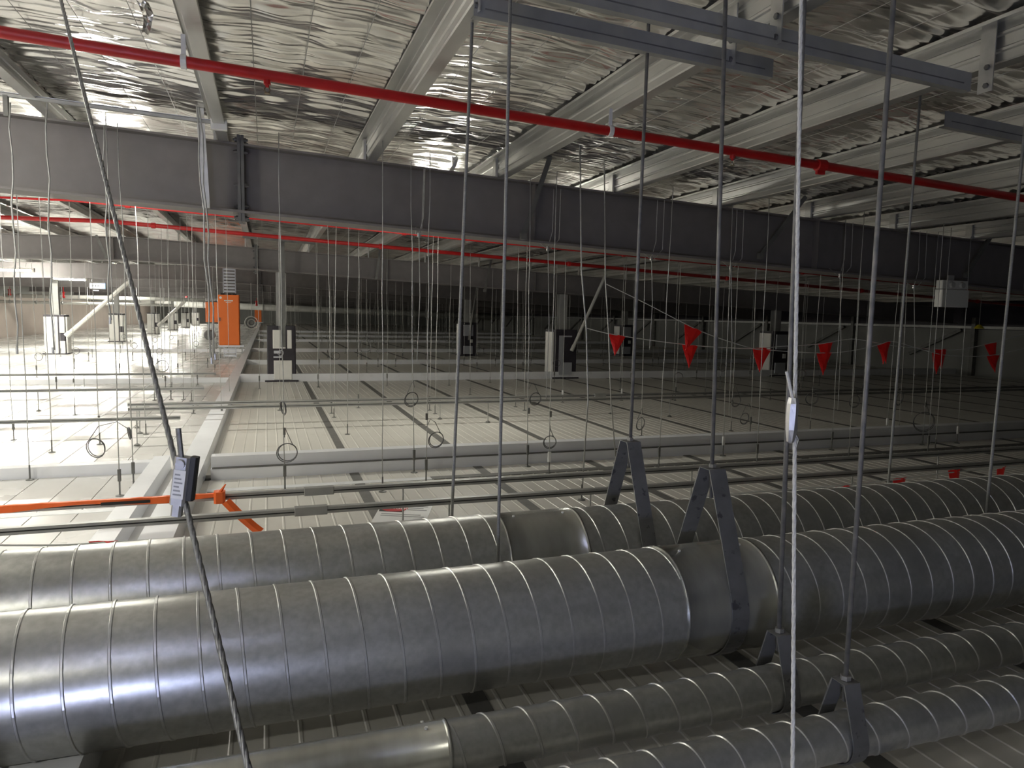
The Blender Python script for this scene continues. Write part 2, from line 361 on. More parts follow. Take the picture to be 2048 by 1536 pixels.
# ================================================================== RAFTERS
RX = [XMIN + 0.02, -2.5, -0.2, XMAX - 0.24]
def poly_strip(b, y0, y1, zlo, zhi, xs):
    for a, c in zip(xs[:-1], xs[1:]):
        b.prism([(a, y0, zlo(a)), (c, y0, zlo(c)), (c, y0, zhi(c)), (a, y0, zhi(a))], (0, y1 - y0, 0))
BOLT = MB().lathe([(0.004, -0.035), (0.012, -0.034), (0.012, -0.02), (0.02, -0.02), (0.02, 0.0), (0.004, 0.001)], n=6, axis=0).mesh('bolt', M_BOLT)
def rafter(k, y):
    dep_ = RDEP if k == 0 else 0.47
    ztop = lambda x: zraf(x) + dep_
    r = thing('rafter', ['deep grey steel rafter crossing the whole view, nearest of all', 'second grey steel rafter, standing on the dark wrapped columns',
              'third grey steel rafter, beyond the orange cabinet'][k] if k < 3 else '%s grey steel rafter in the far distance' % ORD[k], 'beam', (0, y, 0), 'roof rafters')
    b = MB(); poly_strip(b, -0.006, 0.006, zraf, ztop, RX); b.build('web', M_RAFT, r)
    b = MB(); poly_strip(b, -0.11, 0.11, lambda x: ztop(x) - 0.018, ztop, RX); b.build('top_flange', M_RAFT, r)
    b = MB(); poly_strip(b, -0.16, 0.16, zraf, lambda x: zraf(x) + 0.022, RX); b.build('bottom_flange', M_RAFT, r)
    if k < 4:
        x = -0.2
        sp = MB()
        sp.box(x - 0.028, x - 0.002, -0.12, 0.12, zraf(x) - 0.07, ztop(x) + 0.07); sp.box(x + 0.002, x + 0.028, -0.12, 0.12, zraf(x) - 0.07, ztop(x) + 0.07)
        sp = sp.build('splice_plate', M_SPLICE, r)
        for z in ((zraf(x) - 0.035, zraf(x) + 0.06, ztop(x) - 0.07, ztop(x) + 0.035, zraf(x) + 0.25) if k < 2 else (zraf(x) + .06, ztop(x) - .07)):
            for sy in (-0.075, 0.075):
                o = link('bolt', BOLT, sp, (x - 0.028, sy, z))
                o = link('bolt', BOLT, sp, (x + 0.028, sy, z)); o.rotation_euler = (0, 0, math.pi)
    if k < 2:
        for x in (-2.9, 2.6, 6.2, 9.8):
            MB().box(x - 0.006, x + 0.006, -0.10, -0.006, zraf(x) + 0.018, ztop(x) - 0.018).build('stiffener', M_RAFT, r)
    return r
for k, y in enumerate(RAFY): rafter(k, y)

# ================================================================== PURLINS (Z sections along Y)
def sheet_profile(pts, th):
    P = np.array(pts, float); n = len(P); N = []
    for i in range(n):
        t = P[min(i + 1, n - 1)] - P[max(i - 1, 0)]; t /= np.linalg.norm(t); N.append((-t[1], t[0]))
    Q = P + np.array(N) * th
    return [tuple(p) for p in P] + [tuple(p) for p in Q[::-1]]
zp = [(0.085, 0.018), (0.085, 0.0), (0.004, 0.0), (0.0, 0.004), (0.0, 0.045), (-0.008, 0.053), (-0.008, 0.063), (0.0, 0.071), (0.0, 0.125), (-0.008, 0.133),
      (-0.008, 0.143), (0.0, 0.151), (0.0, 0.196), (-0.004, 0.20), (-0.075, 0.20), (-0.075, 0.182)]
prof = sheet_profile(zp, 0.003)
# a closed strip built face by face so that it stays a thin folded sheet
def purlin_mesh(y0, y1):
    b = MB(); n = len(prof); h = n // 2
    vs = [(x, y0, z) for x, z in prof] + [(x, y1, z) for x, z in prof]
    fs = [(i, (i + 1) % n, n + (i + 1) % n, n + i) for i in range(n)]
    fs += [(i, i + 1, n - 2 - i, n - 1 - i) for i in range(h - 1)]
    fs += [(n + n - 1 - i, n + n - 2 - i, n + i + 1, n + i) for i in range(h - 1)]
    return b.add(vs, fs)
pme = purlin_mesh(YMIN + 0.05, YMAX - 0.05).mesh('purlin', M_GALV)
n0 = min(range(len(purx)), key=lambda i: abs(purx[i] + 0.39))
for i, x in enumerate(purx):
    o = link('purlin', pme, None, (x, 0, zpur(x)))
    j = i - n0
    if j == 0: lab = 'galvanised purlin over the bolted splice of the near rafter'
    elif j > 0: lab = 'galvanised roof purlin, %s to the right of the rafter splice' % ORD[j - 1]
    else: lab = 'galvanised roof purlin, %s to the left of the rafter splice' % ORD[-j - 1]
    tag(o, lab, 'purlin', 'roof purlins')
# cleats between rafter and purlin
CL = MB().box(-0.03, -0.009, -0.012, 0.012, -0.02, 0.19); CL.box(-0.03, 0.02, -0.012, 0.012, -0.004, 0.004)
CL = MB().box(-0.034, -0.012, -0.045, 0.045, -0.0, 0.185).mesh('purlin_cleat', M_ANGLE)
CL2 = MB().box(-0.034, -0.012, -0.045, 0.045, -0.14, 0.185).mesh('purlin_cleat', M_ANGLE)
for ri, ry in enumerate(RAFY[:3]):
    for i, x in enumerate(purx):
        if x < -4 or x > (11 if ri == 0 else 9): continue
        o = link('purlin_cleat', CL if ri == 0 else CL2, None, (x, ry - 0.055, zpur(x)))
        tag(o, 'upright steel cleat on the %s rafter, bolted to purlin %s from the left' % (ORD[ri], ORD[i]), 'cleat', 'purlin cleats')
# fly braces from rafter flange up to the purlins
def fly(a, b, label, wd=0.05, m=M_BRACE):
    t = MB(); t.bar(a, b, wd, 0.006, (0, 1, 0)); d = np.array([0.0, wd / 2, 0]); t.bar(np.array(a) + d, np.array(b) + d, 0.006, wd, (0, 1, 0))
    o = thing('fly_brace', label, 'brace', tuple(b), 'fly braces')
    t.v = [tuple(np.array(v) - np.array(b)) for v in t.v]; t.build('angle', m, o)
    MB().box(-0.03, 0.03, -0.02, 0.03, -0.045, 0.02).build('foot_cleat', m, o)
    return o
for i, (p, q) in enumerate([((1101, 312), (1047, 470)), ((1612, 393), (1522, 510)), ((2003, 442), (1935, 548))]):
    fly(ony(*p, 6.80), ony(*q, 6.80), 'dark sloping fly brace in front of the near rafter, %s from the left' % ORD[i])
fly(ony(398, 190, 6.7), ony(412, 405, 6.78), 'pale steep fly brace left of the rafter splice', 0.06, M_ANGLE)
for i, (p, q) in enumerate([((192, 470), (212, 512)), ((761, 491), (753, 555)), ((984, 513), (970, 580)), ((1190, 560), (1163, 610)), ((1290, 580), (1250, 625))]):
    if i in (0, 1, 2): fly(ony(*p, 16.1), ony(*q, 16.15), 'small fly brace on the second rafter, %s from the left' % ORD[i], 0.05, M_BRACE)

# bridging channels under the purlins at the upper right
def bridging(x0, x1, y, zc, label):
    o = thing('bridging_channel', label, 'channel', (x0, y, zc), 'bridging channels')
    d = x1 - x0; dz = -0.042 * d
    P = [(-0.02, -0.045), (0.02, -0.045), (0.02, -0.040), (-0.015, -0.040), (-0.015, 0.040), (0.02, 0.040), (0.02, 0.045), (-0.02, 0.045)]
    b = MB(); n = 8
    vs = [(0, a, c) for a, c in P] + [(d, a, c + dz) for a, c in P]
    fs = [(i, (i + 1) % n, n + (i + 1) % n, n + i) for i in range(n)]
    b.add(vs, fs); b.build('channel', M_RAIL, o)
    MB().bar((0.05, -0.0165, -0.01), (d - 0.05, -0.0165, -0.01 + dz), 0.012, 0.005).build('slot_line', M_SPLICE, o)
    for xx in purx:
        if x0 - 0.15 < xx < x1 + 0.15:
            e = xx - x0
            br = MB().box(e - 0.035, e - 0.029, -0.05, 0.03, -0.03 + dz * e / d, 0.20).build('bracket', M_ANGLE, o)
            for zz in (0.0, 0.09):
                MB().lathe([(0.014, -0.012), (0.014, 0.0)], (e - 0.036, -0.02, zz + dz * e / d), 6, 0).build('bolt', M_BOLT, br)
    return o
bridging(0.86, 2.42, 3.10, 2.875, 'bridging channel at the top centre, between second and third visible purlins')
bridging(0.86, 3.36, 2.77, 2.865, 'bridging channel nearest the top right corner')
bridging(3.80, 6.20, 3.28, 2.755, 'short dark bridging channel cut off by the right edge')

# ================================================================== COLUMNS
def column(x, y, label, style, h=1.22, w_=0.60):
    o = thing('column', label, 'column', (x, y, 0), 'roof columns')
    zt = zraf(x)
    b = MB(); b.box(-0.10, 0.10, -0.10, -0.088, 0, zt); b.box(-0.10, 0.10, 0.088, 0.10, 0, zt); b.box(-0.005, 0.005, -0.088, 0.088, 0, zt); b.build('post', M_COLUMN, o)
    hw = w_ / 2
    MB().bbox(-hw, hw, -hw, hw, 0.0, h, 0.02).build('wrap', M_DARK, o)
    MB().box(-hw - 0.05, hw + 0.05, -hw - 0.05, hw + 0.05, 0, 0.035).build('base_flashing', M_DARK, o)
    if style == 0:
        MB().bbox(-hw * .60, hw * .28, -hw - 0.05, -hw + 0.01, h * .60, h * .93, 0.012).build('cladding_panel', M_WHITE, o)
        MB().bbox(hw * .40, hw * .72, -hw - 0.05, -hw + 0.01, h * .60, h * .93, 0.012).build('cladding_panel', M_WHITE, o)
        MB().bbox(-hw * .55, hw * .72, -hw - 0.04, -hw + 0.01, 0.05, h * .385, 0.012).build('cladding_panel', M_WHITE, o)
        bx = MB(); bx.box(-0.16, -0.02, -hw - 0.07, -hw, h * .51, h * .56); bx.box(-0.17, 0.0, -hw - 0.07, -hw, h * .435, h * .46); bx.build('bracket', M_LADDER, o)
        MB().tube(torus_pts((-0.02, -hw - 0.04, h * .52), 0.06, 14), 0.008, 5, closed=True).build('cable_loop', M_LADDER, o)
    elif style == 1:
        MB().bbox(-hw - 0.04, -hw + 0.01, -hw * .8, hw * .8, 0.08, h * .95, 0.012).build('cladding_panel', M_WHITE, o)
        b = MB(); b.box(-hw * .62, -hw * .25, -hw - 0.03, -hw + 0.01, 0.1, h * .88); b.box(-hw * .25, hw * .55, -hw - 0.03, -hw + 0.01, 0.1, h * .33); b.box(-hw * .25, hw * .5, -hw - 0.03, -hw + .01, h * .85, h * .88)
        b.build('cladding_panel', M_LADDER, o)
    elif style == 2:
        MB().bbox(-hw - 0.04, -hw + 0.01, -hw * .8, hw * .8, 0.08, h * .95, 0.012).build('cladding_panel', M_WHITE, o)
        MB().bbox(-hw * .7, hw * .55, -hw - 0.03, -hw + .01, h * .60, h * .93, 0.01).build('cladding_panel', M_LADDER, o)
        MB().bbox(-hw * .7, hw * .5, -hw - 0.03, -hw + .01, 0.08, h * .30, 0.01).build('cladding_panel', M_LADDER, o)
        MB().bbox(hw * .15, hw * .5, -hw - 0.03, -hw + .01, h * .40, h * .50, 0.01).build('tag', M_PLATE, o)
    else:
        MB().bbox(-hw * .95, hw * .35, -hw - 0.05, -hw + .01, 0.03, h * .95, 0.02).build('cladding_panel', M_WHITE, o)
        MB().bbox(hw * .5, hw * 1.0, -hw - 0.05, -hw + .01, h * .55, h * .95, 0.02).build('cladding_panel', M_WHITE, o)
        MB().bbox(hw * .5, hw * 1.0, -hw - 0.05, -hw + .01, 0.03, h * .34, 0.02).build('cladding_panel', M_WHITE, o)
        MB().bbox(hw - 0.01, hw + 0.05, -hw * .8, hw * .8, 0.03, h * .95, 0.02).build('cladding_panel', M_WHITE, o)
    return o
column(0.30, 16.62, 'column with black wrap and white panels, beside the long lengthwise curb', 0)
column(7.05, 16.62, 'column with black wrap and an L-shaped pale panel, right of centre', 1)
column(7.15, 26.0, 'smaller black-wrapped column behind the two centre rods', 2, 1.25)
for i, y in enumerate([26.9, 36.9, 47.9, 57.4, 66.0, 75.0]):
    column(-6.5, y, 'bright white-clad column on the left floor, %s from the front' % ORD[i], 3, 1.28)
for i, (x, y) in enumerate([(13.6, 16.62), (13.8, 26.0)]):
    column(x, y, 'column lost in the dark on the right, %s from the front' % ORD[i], 2, 1.25)
# slanting props at the columns
def prop(a, b, label, r=0.035, m=M_BRACE):
    a = np.array(a); b = np.array(b); o = thing('slanting_prop', label, 'brace', tuple(b))
    MB().tube([a - b, (0, 0, 0)], r, 8).build('tube', m, o); t = (a - b) / np.linalg.norm(a - b)
    MB().tube([t * 0.0, t * 0.16], r * 1.25, 8).build('end_cap', m, o)
prop(ony(1212, 548, 16.0), ony(1143, 702, 16.2), 'slanting grey prop running down to the column with the L-shaped panel', 0.04, M_PIPE)
prop(ony(262, 560, 26.3), ony(132, 672, 26.3), 'pale slanting prop right of the first bright column', 0.07, M_PIPE)
prop(ony(370, 602, 47.0), ony(316, 652, 47.0), 'pale slanting prop at the third bright column', 0.09, M_WHITE)
prop(ony(955, 566, 25.5), ony(938, 680, 25.6), 'thin slanting prop at the smaller black-wrapped column', 0.04)
# dark hanging post in front of the first column
o = thing('hanging_post', 'dark post hanging in front of the first wrapped column', 'post', (0.265, 15.4, 0))
b = MB(); b.box(0.0, 0.012, -0.07, 0.07, 0.80, 2.95); b.box(0.0, 0.10, -0.006, 0.006, 0.80, 2.95); b.build('angle', M_BRACE, o)
MB().box(-0.02, 0.02, -0.08, 0.08, 2.80, 2.95).build('top_cleat', M_BRACE, o)
MB().bar((-0.70, 0, 3.01), (0.72, 0, 2.95), 0.05, 0.05).build('cross_arm', M_BRACE, o)

# ================================================================== SPRINKLER PIPES
def pipe(y, z0, x0, x1, r, label, slope=0.042, near=False):
    o = thing('sprinkler_pipe', label, 'pipe', (0, y, 0), 'red sprinkler pipes')
    f = lambda x: (z0 - slope * x) if x > -2.5 else z0 + slope * 2.5 + 0.02 * (x + 2.5)
    pts = [(x0, 0, f(x0))] + ([(-2.5, 0, f(-2.5))] if x0 < -2.6 else []) + [(x1, 0, f(x1))]
    MB().tube(pts, r, 14 if near else 8).build('pipe', M_RED, o, smooth=True)
    if near:
        for x in (-0.41, 2.18):
            cl = MB().lathe([(r + .003, -0.016), (r + .008, -0.014), (r + .008, 0.014), (r + .003, 0.016)], (x, 0, f(x)), 14, 0).build('clamp', M_PLATE, o)
            MB().box(x - 0.012, x + 0.012, -0.003, 0.003, f(x) + r, zpur(x) + 0.01).build('hanger_strap', M_PLATE, cl)
        for x in (3.93, 9.2):
            MB().lathe([(r + .002, -0.04), (r + .012, -0.036), (r + .012, 0.036), (r + .002, 0.04)], (x, 0, f(x)), 14, 0).build('coupling', M_RED, o)
            MB().box(x - 0.035, x + 0.035, -0.012, 0.012, f(x) - r - 0.035, f(x) - r).build('coupling_bolt', M_RED, o)
        for x in (0.02, 3.15):
            z = f(x) - r
            h = MB().lathe([(0.020, 0.006), (0.020, -0.02), (0.010, -0.022), (0.010, -0.035)], (x, 0, z), 10).build('sprinkler_head', M_RED, o)
            b = MB().tube([(x - 0.009, 0, z - .033), (x - 0.016, 0, z - .05), (x - 0.004, 0, z - .066), (x + 0.004, 0, z - .066), (x + 0.016, 0, z - .05), (x + 0.009, 0, z - .033)], 0.003, 5)
            b.lathe([(0.017, -0.070), (0.017, -0.066)], (x, 0, z), 10); b.build('deflector', M_BRASS, h)
    else:
        for k in range(8):
            x = x0 + (x1 - x0) * (k + .5) / 8
            MB().lathe([(r + .002, -0.04), (r + .014, -0.03), (r + .014, 0.03), (r + .002, 0.04)], (x, 0, f(x)), 8, 0).build('coupling', M_RED, o)
    return o
pipe(4.40, 2.875, -11.5, 19.5, 0.031, 'thick red sprinkler pipe crossing in front of the near rafter', near=True)
pipe(13.7, 2.885, -11.5, 19.5, 0.036, 'red sprinkler pipe seen below the near rafter, lower of the two there')
pipe(11.3, 2.885, -11.5, 19.5, 0.015, 'thin red sprinkler pipe tight under the flange of the near rafter')
pipe(23.2, 2.86, -11.5, 19.5, 0.036, 'distant red sprinkler pipe below the second rafter')

# ================================================================== DUCTS
PITCH = 0.127
def duct(y, z, r, x0, x1, sleeves, phase, label, rods):
    o = thing('spiral_duct', label, 'duct', (0, y, 0), 'spiral ducts')
    n = 48
    segs = []; a = x0
    for s0, s1 in sleeves: segs.append((a, s0)); a = s1
    segs.append((a, x1))
    b = MB()
    vs = []; fs = []
    b = MB(); nxs = int((x1 - x0) / 0.5) + 1
    vs = [(x0 + (x1 - x0) * i / nxs, r * math.cos(2 * math.pi * k / n), z + r * math.sin(2 * math.pi * k / n)) for i in range(nxs + 1) for k in range(n)]
    b.add(vs, [(i * n + k, i * n + (k + 1) % n, (i + 1) * n + (k + 1) % n, (i + 1) * n + k) for i in range(nxs) for k in range(n)])
    for xe in (x0, x1): b.add([(xe, r * math.cos(2 * math.pi * k / n), z + r * math.sin(2 * math.pi * k / n)) for k in range(n)], [tuple(range(n))])
    b.build('shell', M_DUCT, o)
    # helical lock seam, raised
    for (a, c) in segs:
        N = int((c - a) / PITCH * 36) + 1
        ring = []
        for i in range(N + 1):
            x = a + (c - a) * i / N
            th = 2 * math.pi * ((x - phase) / PITCH)            # from the top towards the viewer as x grows
            dy, dz = -math.sin(th), math.cos(th)
            for off, h in ((-0.0062, -0.001), (-0.003, 0.0036), (0.003, 0.0036), (0.0062, -0.001)):
                ring.append((x + off, (r + h) * dy, z + (r + h) * dz))
        f = [(4 * i + k, 4 * i + k + 1, 4 * i + 5 + k, 4 * i + 4 + k) for i in range(N) for k in range(3)]
        MB().add(ring, f).build('seam', M_SEAM, o, smooth=False)
    for (s0, s1) in sleeves:
        g = 0.0022
        ms = [(r + g, s0 + .012 + (s1 - s0 - .024) * q / 4) for q in range(1, 4)]
        sl = MB().lathe([(r - .004, s0), (r + g + .004, s0), (r + g + .004, s0 + .008), (r + g, s0 + .012)] + ms + [(r + g, s1 - .012), (r + g + .004, s1 - .008), (r + g + .004, s1), (r - .004, s1)],
                        (0, 0, z), n, 0).build('sleeve', M_SLEEVE, o)
        for xs in (s0 + 0.07, s1 - 0.07):
            for th in (0.15, -0.55, -1.3):
                dy, dz = -math.sin(-th), math.cos(th)
                MB().tube([(xs, (r + g - .001) * -dy, z + (r + g - .001) * dz), (xs, (r + g + .005) * -dy, z + (r + g + .005) * dz)], 0.006, 6).build('rivet', M_PLATE, sl)
    # smooth shading on the shell sides only
    sh = [c for c in o.children if c.name.startswith('shell')]
    for c in o.children:
        if c.name.split('.')[0] in ('shell', 'sleeve'):
            for p in c.data.polygons: p.use_smooth = (len(p.vertices) == 4 and abs(p.normal.x) < 0.5)
    return o
duct(2.55, 0.345, 0.231, -9.0, 14.0, [(1.56, 2.00)], 0.02, 'large spiral duct across the foreground, with a bluish highlight', None)
duct(3.10, 0.375, 0.238, -9.0, 14.0, [(1.01, 1.40)], 0.05, 'large spiral duct just behind the big foreground duct', None)
duct(2.062, 0.190, 0.0805, -5.0, 10.0, [(-0.60, 0.52)], 0.015, 'slim spiral duct in front of the large ducts', None)
duct(1.726, 0.200, 0.0733, -4.0, 8.0, [], 0.04, 'slim spiral duct nearest to the viewer at the bottom right', None)

def clevis(x, y, z, r, zap, wd, ztop, xtop, rr, label, dark=True):
    o = thing('duct_hanger', label, 'hanger', (x, y, 0), 'duct hangers')
    R = r + 0.008; hw = 0.035 if r > 0.1 else 0.026
    # strap centreline in the y-z plane: flat top, down the flanks, round the belly
    d = math.hypot(hw, zap - z); al = math.acos(min(1, R / d)); be = math.atan2(hw, zap - z)
    tang = be + al
    pts = [(-hw, zap), ]
    for k in range(0, 21):
        th = tang + (2 * math.pi - 2 * tang) * k / 20
        pts.append((-R * math.sin(th), z + R * math.cos(th)))
    pts += [(hw, zap)]
    b = MB(); th_ = 0.005; vs = []
    for i, (py_, pz_) in enumerate(pts):
        q0 = np.array(pts[i - 1]); q1 = np.array(pts[(i + 1) % len(pts)]); t = q1 - q0; t /= np.linalg.norm(t)
        nrm = np.array([-t[1], t[0]]) * th_ / 2
        if i in (0, len(pts) - 1): nrm = np.array([0, 0.0]) + (np.array([-1, 0.4]) if i == 0 else np.array([1, 0.4])) * th_ / 2 * -1
        for sx in (-wd / 2, wd / 2):
            vs.append((sx, py_ + nrm[0], pz_ + nrm[1])); vs.append((sx, py_ - nrm[0], pz_ - nrm[1]))
    fs = []; n = len(pts)
    for i in range(n):
        j = (i + 1) % n; A = 4 * i; B = 4 * j
        fs += [(A, A + 2, B + 2, B), (A + 1, B + 1, B + 3, A + 3), (A, B, B + 1, A + 1), (A + 2, A + 3, B + 3, B + 2)]
    b.add(vs, fs); b.build('strap', M_STRAP, o)
    rod = MB().tube([(0, 0, zap - 0.13 if r > .1 else zap - 0.07), ((xtop - x) * .4, 0, zap + (ztop - zap) * .4), (xtop - x, 0, ztop)], rr, 8).build('rod', M_RODD if dark else M_ROD, o, smooth=True)
    MB().lathe([(0.017, 0.003), (0.017, 0.018)], (0, 0, zap), 6).build('nut', M_CLAMP, o)
    MB().lathe([(0.015, -0.020), (0.015, -0.004)], (0, 0, zap), 6).build('nut', M_BOLT, o)
    return o
clevis(1.70, 3.10, 0.375, 0.238, 0.94, 0.075, zfoil(1.7), 1.72, 0.0085, 'tall strap hanger on the rear large duct')
clevis(1.80, 2.55, 0.345, 0.231, 0.915, 0.08, zfoil(1.8), 1.75, 0.0085, 'tall strap hanger around the front large duct')
clevis(1.78, 2.062, 0.190, 0.0805, 0.40, 0.065, zfoil(1.7), 1.72, 0.0085, 'short strap hanger on the middle slim duct')
clevis(1.765, 1.726, 0.200, 0.0733, 0.39, 0.062, zfoil(1.7), 1.775, 0.0075, 'short spotted strap hanger on the nearest slim duct')
# straight rods between and behind the ducts
def rod(x, y, z0, z1, r, label, dx=0.0, clip=False, m=M_ROD):
    o = thing('threaded_rod', label, 'rod', (x, y, z0), 'hanging rods')
    h = z1 - z0
    MB().tube([(0, 0, 0), (dx * .5, 0, h * .5), (dx, 0, h)], r, 8).build('rod', m, o, smooth=True)
    MB().lathe([(r + .006, 0), (r + .006, 0.014)], (0, 0, 0.01), 6).build('nut', M_CLAMP, o)
    if clip:
        MB().bar((dx - 0.02, 0, h), (dx + 0.02, 0, h + 0.01), 0.02, 0.008).build('clip', M_CLAMP, o)
        MB().tube([(dx + .015, 0, h), (dx + .018, 0, h - .08)], 0.004, 6).build('tail', m, o)
    return o
rod(0.928, 2.83, 0.0, zfoil(.9), 0.0075, 'pale hanging rod between the two large ducts, left of centre', 0.014)
rod(0.88, 3.50, 0.0, zfoil(.9), 0.0085, 'pale hanging rod behind the rear duct, left of centre', 0.095)
rod(3.82, 3.50, 0.0, 3.05, 0.008, 'hanging rod with a wire clip on top, right side behind the ducts', 0.04, True)
rod(3.82, 2.83, 0.0, zfoil(3.8), 0.008, 'hanging rod between the large ducts, close to the right edge', 0.06)

# ================================================================== NEAR ROPES
def rope(pts, r, m, label, name, strands=True):
    P = [np.array(p, float) for p in pts]
    o = thing(name, label, 'rope', tuple(P[-1]))
    # several twisted strands
    L = []; 
    for a, c in zip(P[:-1], P[1:]):
        n = max(2, int(np.linalg.norm(c - a) / 0.012))
        L += [a + (c - a) * i / n for i in range(n)]
    L.append(P[-1]); L = [p - P[-1] for p in L]
    t = (P[-1] - P[0]) / np.linalg.norm(P[-1] - P[0]); u = np.cross(t, (0, 1, 0)); u /= np.linalg.norm(u); v = np.cross(t, u)
    for s in range(3):
        q = [p + r * 0.34 * (math.cos(i * 0.9 + s * 2.094) * u + math.sin(i * 0.9 + s * 2.094) * v) for i, p in enumerate(L)]
        MB().tube(q, r * 0.64, 6).build('strand', m, o, smooth=True)
    return o
def dep(u, v, d): return CAM + ray(u, v) / F * d
A0, A1, A2 = dep(112, -40, 2.45), dep(366, 985, 1.42), dep(512, 1600, 1.12)
ro = rope([A0, A1, A2], 0.0062, M_STEELROPE, 'slanting steel wire rope in the left foreground', 'wire_rope')
# the adjuster gripped on the rope
ax = (A1 - A0) / np.linalg.norm(A1 - A0)
cl = thing('rope_clamp', 'cast rope clamp with a printed tag on the slanting rope', 'clamp', tuple(dep(364, 958, 1.40)))
b = MB(); b.bbox(-0.017, 0.013, -0.010, 0.012, -0.052, 0.045, 0.005); body = b.build('body', M_CLAMP, cl)
MB().bbox(0.013, 0.027, -0.008, 0.010, -0.040, 0.048, 0.003).build('locking_plate', M_BLACK, cl)
MB().lathe([(0.009, -0.016), (0.009, -0.008)], (-0.002, 0, 0.032), 10, 1).build('pivot', M_CLAMP, cl)
tg = MB().box(-0.013, 0.010, -0.0115, -0.0103, -0.038, 0.020).build('tag', M_PLATE, cl)
for k in range(6): MB().box(-0.010, 0.006 - 0.003 * (k % 3), -0.0122, -0.0116, -0.031 + 0.008 * k, -0.028 + 0.008 * k).build('print_line', M_PRINT, tg)
MB().bbox(-0.012, 0.008, -0.009, 0.009, -0.075, -0.050, 0.004).build('lower_jaw', M_CLAMP, cl)
MB().tube([(-0.004, -0.004, 0.04), (-0.018, -0.002, 0.10)], 0.0055, 8).build('rope_tail', M_STEELROPE, cl)
cl.rotation_euler = (0, math.radians(8), math.radians(-16))
B0, B1, B2 = dep(1603, -30, 1.9), dep(1590, 790, 1.78), dep(1585, 1600, 1.70)
rope([B0, B1, B2], 0.0056, M_ROPE, 'pale braided rope hanging straight through the right foreground', 'braided_rope')
c2 = thing('rope_tensioner', 'crumpled foil-wrapped tensioner on the pale braided rope', 'clamp', tuple(dep(1584, 835, 1.76)))
b = MB(); prof_ = [(0.010, 0.05), (0.013, 0.035), (0.012, 0.0), (0.014, -0.03), (0.009, -0.06), (0.004, -0.065)]
b.lathe(prof_, (0, 0, 0), 7)
b.v = [(x * (1 + .25 * math.sin(37 * z * 9 + 5 * x * 90)), y * (1 + .2 * math.cos(53 * z * 7)), z) for x, y, z in b.v]
b.build('sleeve', M_CLAMP, c2)
MB().tube([(-0.004, -0.004, 0.045), (-0.014, -0.004, 0.075), (-0.026, -0.002, 0.115)], 0.004, 6).build('rope_tail', M_ROPE, c2)
MB().tube([(0.010, -0.004, -0.04), (0.018, -0.006, -0.055), (0.012, -0.006, -0.075)], 0.003, 6).build('loose_end', M_STEELROPE, c2)

# ================================================================== STRUT RAILS near the floor
def rail(y, z, x0, x1, label, coup=None, feet=(), thick=0.021):
    o = thing('strut_rail', label, 'rail', (0, y, 0), 'low strut rails')
    MB().box(x0, x1, -thick, thick, z - 0.0, z + 0.016).build('lower_channel', M_RAIL, o)
    MB().box(x0, x1, -thick * .8, thick * .8, z + 0.016, z + 0.024).build('slot', M_RAILD, o)
    MB().box(x0, x1, -thick, thick, z + 0.024, z + 0.040).build('upper_channel', M_RAIL, o)
    if coup is not None: MB().bbox(coup - 0.10, coup + 0.10, -thick - .006, thick + .006, z - 0.006, z + 0.047, 0.004).build('coupler', M_RAIL, o)
    for x in feet:
        f = MB().tube([(x, 0.0, 0.012), (x, 0.0, z)], 0.006, 6).build('support_rod', M_WIRE, o)
        MB().lathe([(0.035, 0.006), (0.035, 0.014), (0.008, 0.03)], (x, 0, 0), 10).build('foot', M_BRACE, f)
    return o
rail(5.03, 0.285, -11, 18, 'rear one of the two near strut rails running behind the ducts', 0.33, (0.92, 3.35, 6.1, 8.6))
rail(4.57, 0.275, -11, 18, 'front one of the two near strut rails, next to the ducts', 0.25, (1.15, 2.2, 4.6, 7.2))
rail(10.16, 0.29, -1.70, 16, 'rear one of the paired strut rails beyond the stepped curb', 5.0, (-1.6, 2.4, 5.2))
rail(9.70, 0.29, -1.62, 16, 'front one of the paired strut rails beyond the stepped curb', 6.9, (-1.5, 3.0, 6.0))
rail(8.85, 0.29, -11.5, -0.95, 'strut rail across the bright left floor, nearest one', None, (-3.2, -1.4), 0.018)
rail(12.1, 0.29, -11.5, -0.95, 'strut rail across the bright left floor, middle one', None, (-3.2,), 0.018)
rail(14.9, 0.29, -11.5, -0.95, 'strut rail across the bright left floor, farthest one', None, (-3.2,), 0.018)
# upper strut rail in front of the rafter top, left
o = thing('upper_strut', 'thin strut rail in front of the near rafter top at the left', 'rail', (0, 6.3, 0))
MB().bar((-4.0, 0, 3.165), (-0.36, 0, 3.03), 0.03, 0.022).build('channel', M_RAIL, o)
MB().bar((-4.0, -0.002, 3.182), (-0.36, -0.002, 3.047), 0.034, 0.004).build('lip', M_LADDER, o)
MB().box(-1.80, -1.77, -0.02, 0.02, 2.93, 3.08).build('stem', M_BRACE, o)
MB().box(-0.40, -0.28, -0.02, 0.03, 2.98, 3.06).build('end_bracket', M_PLATE, o)
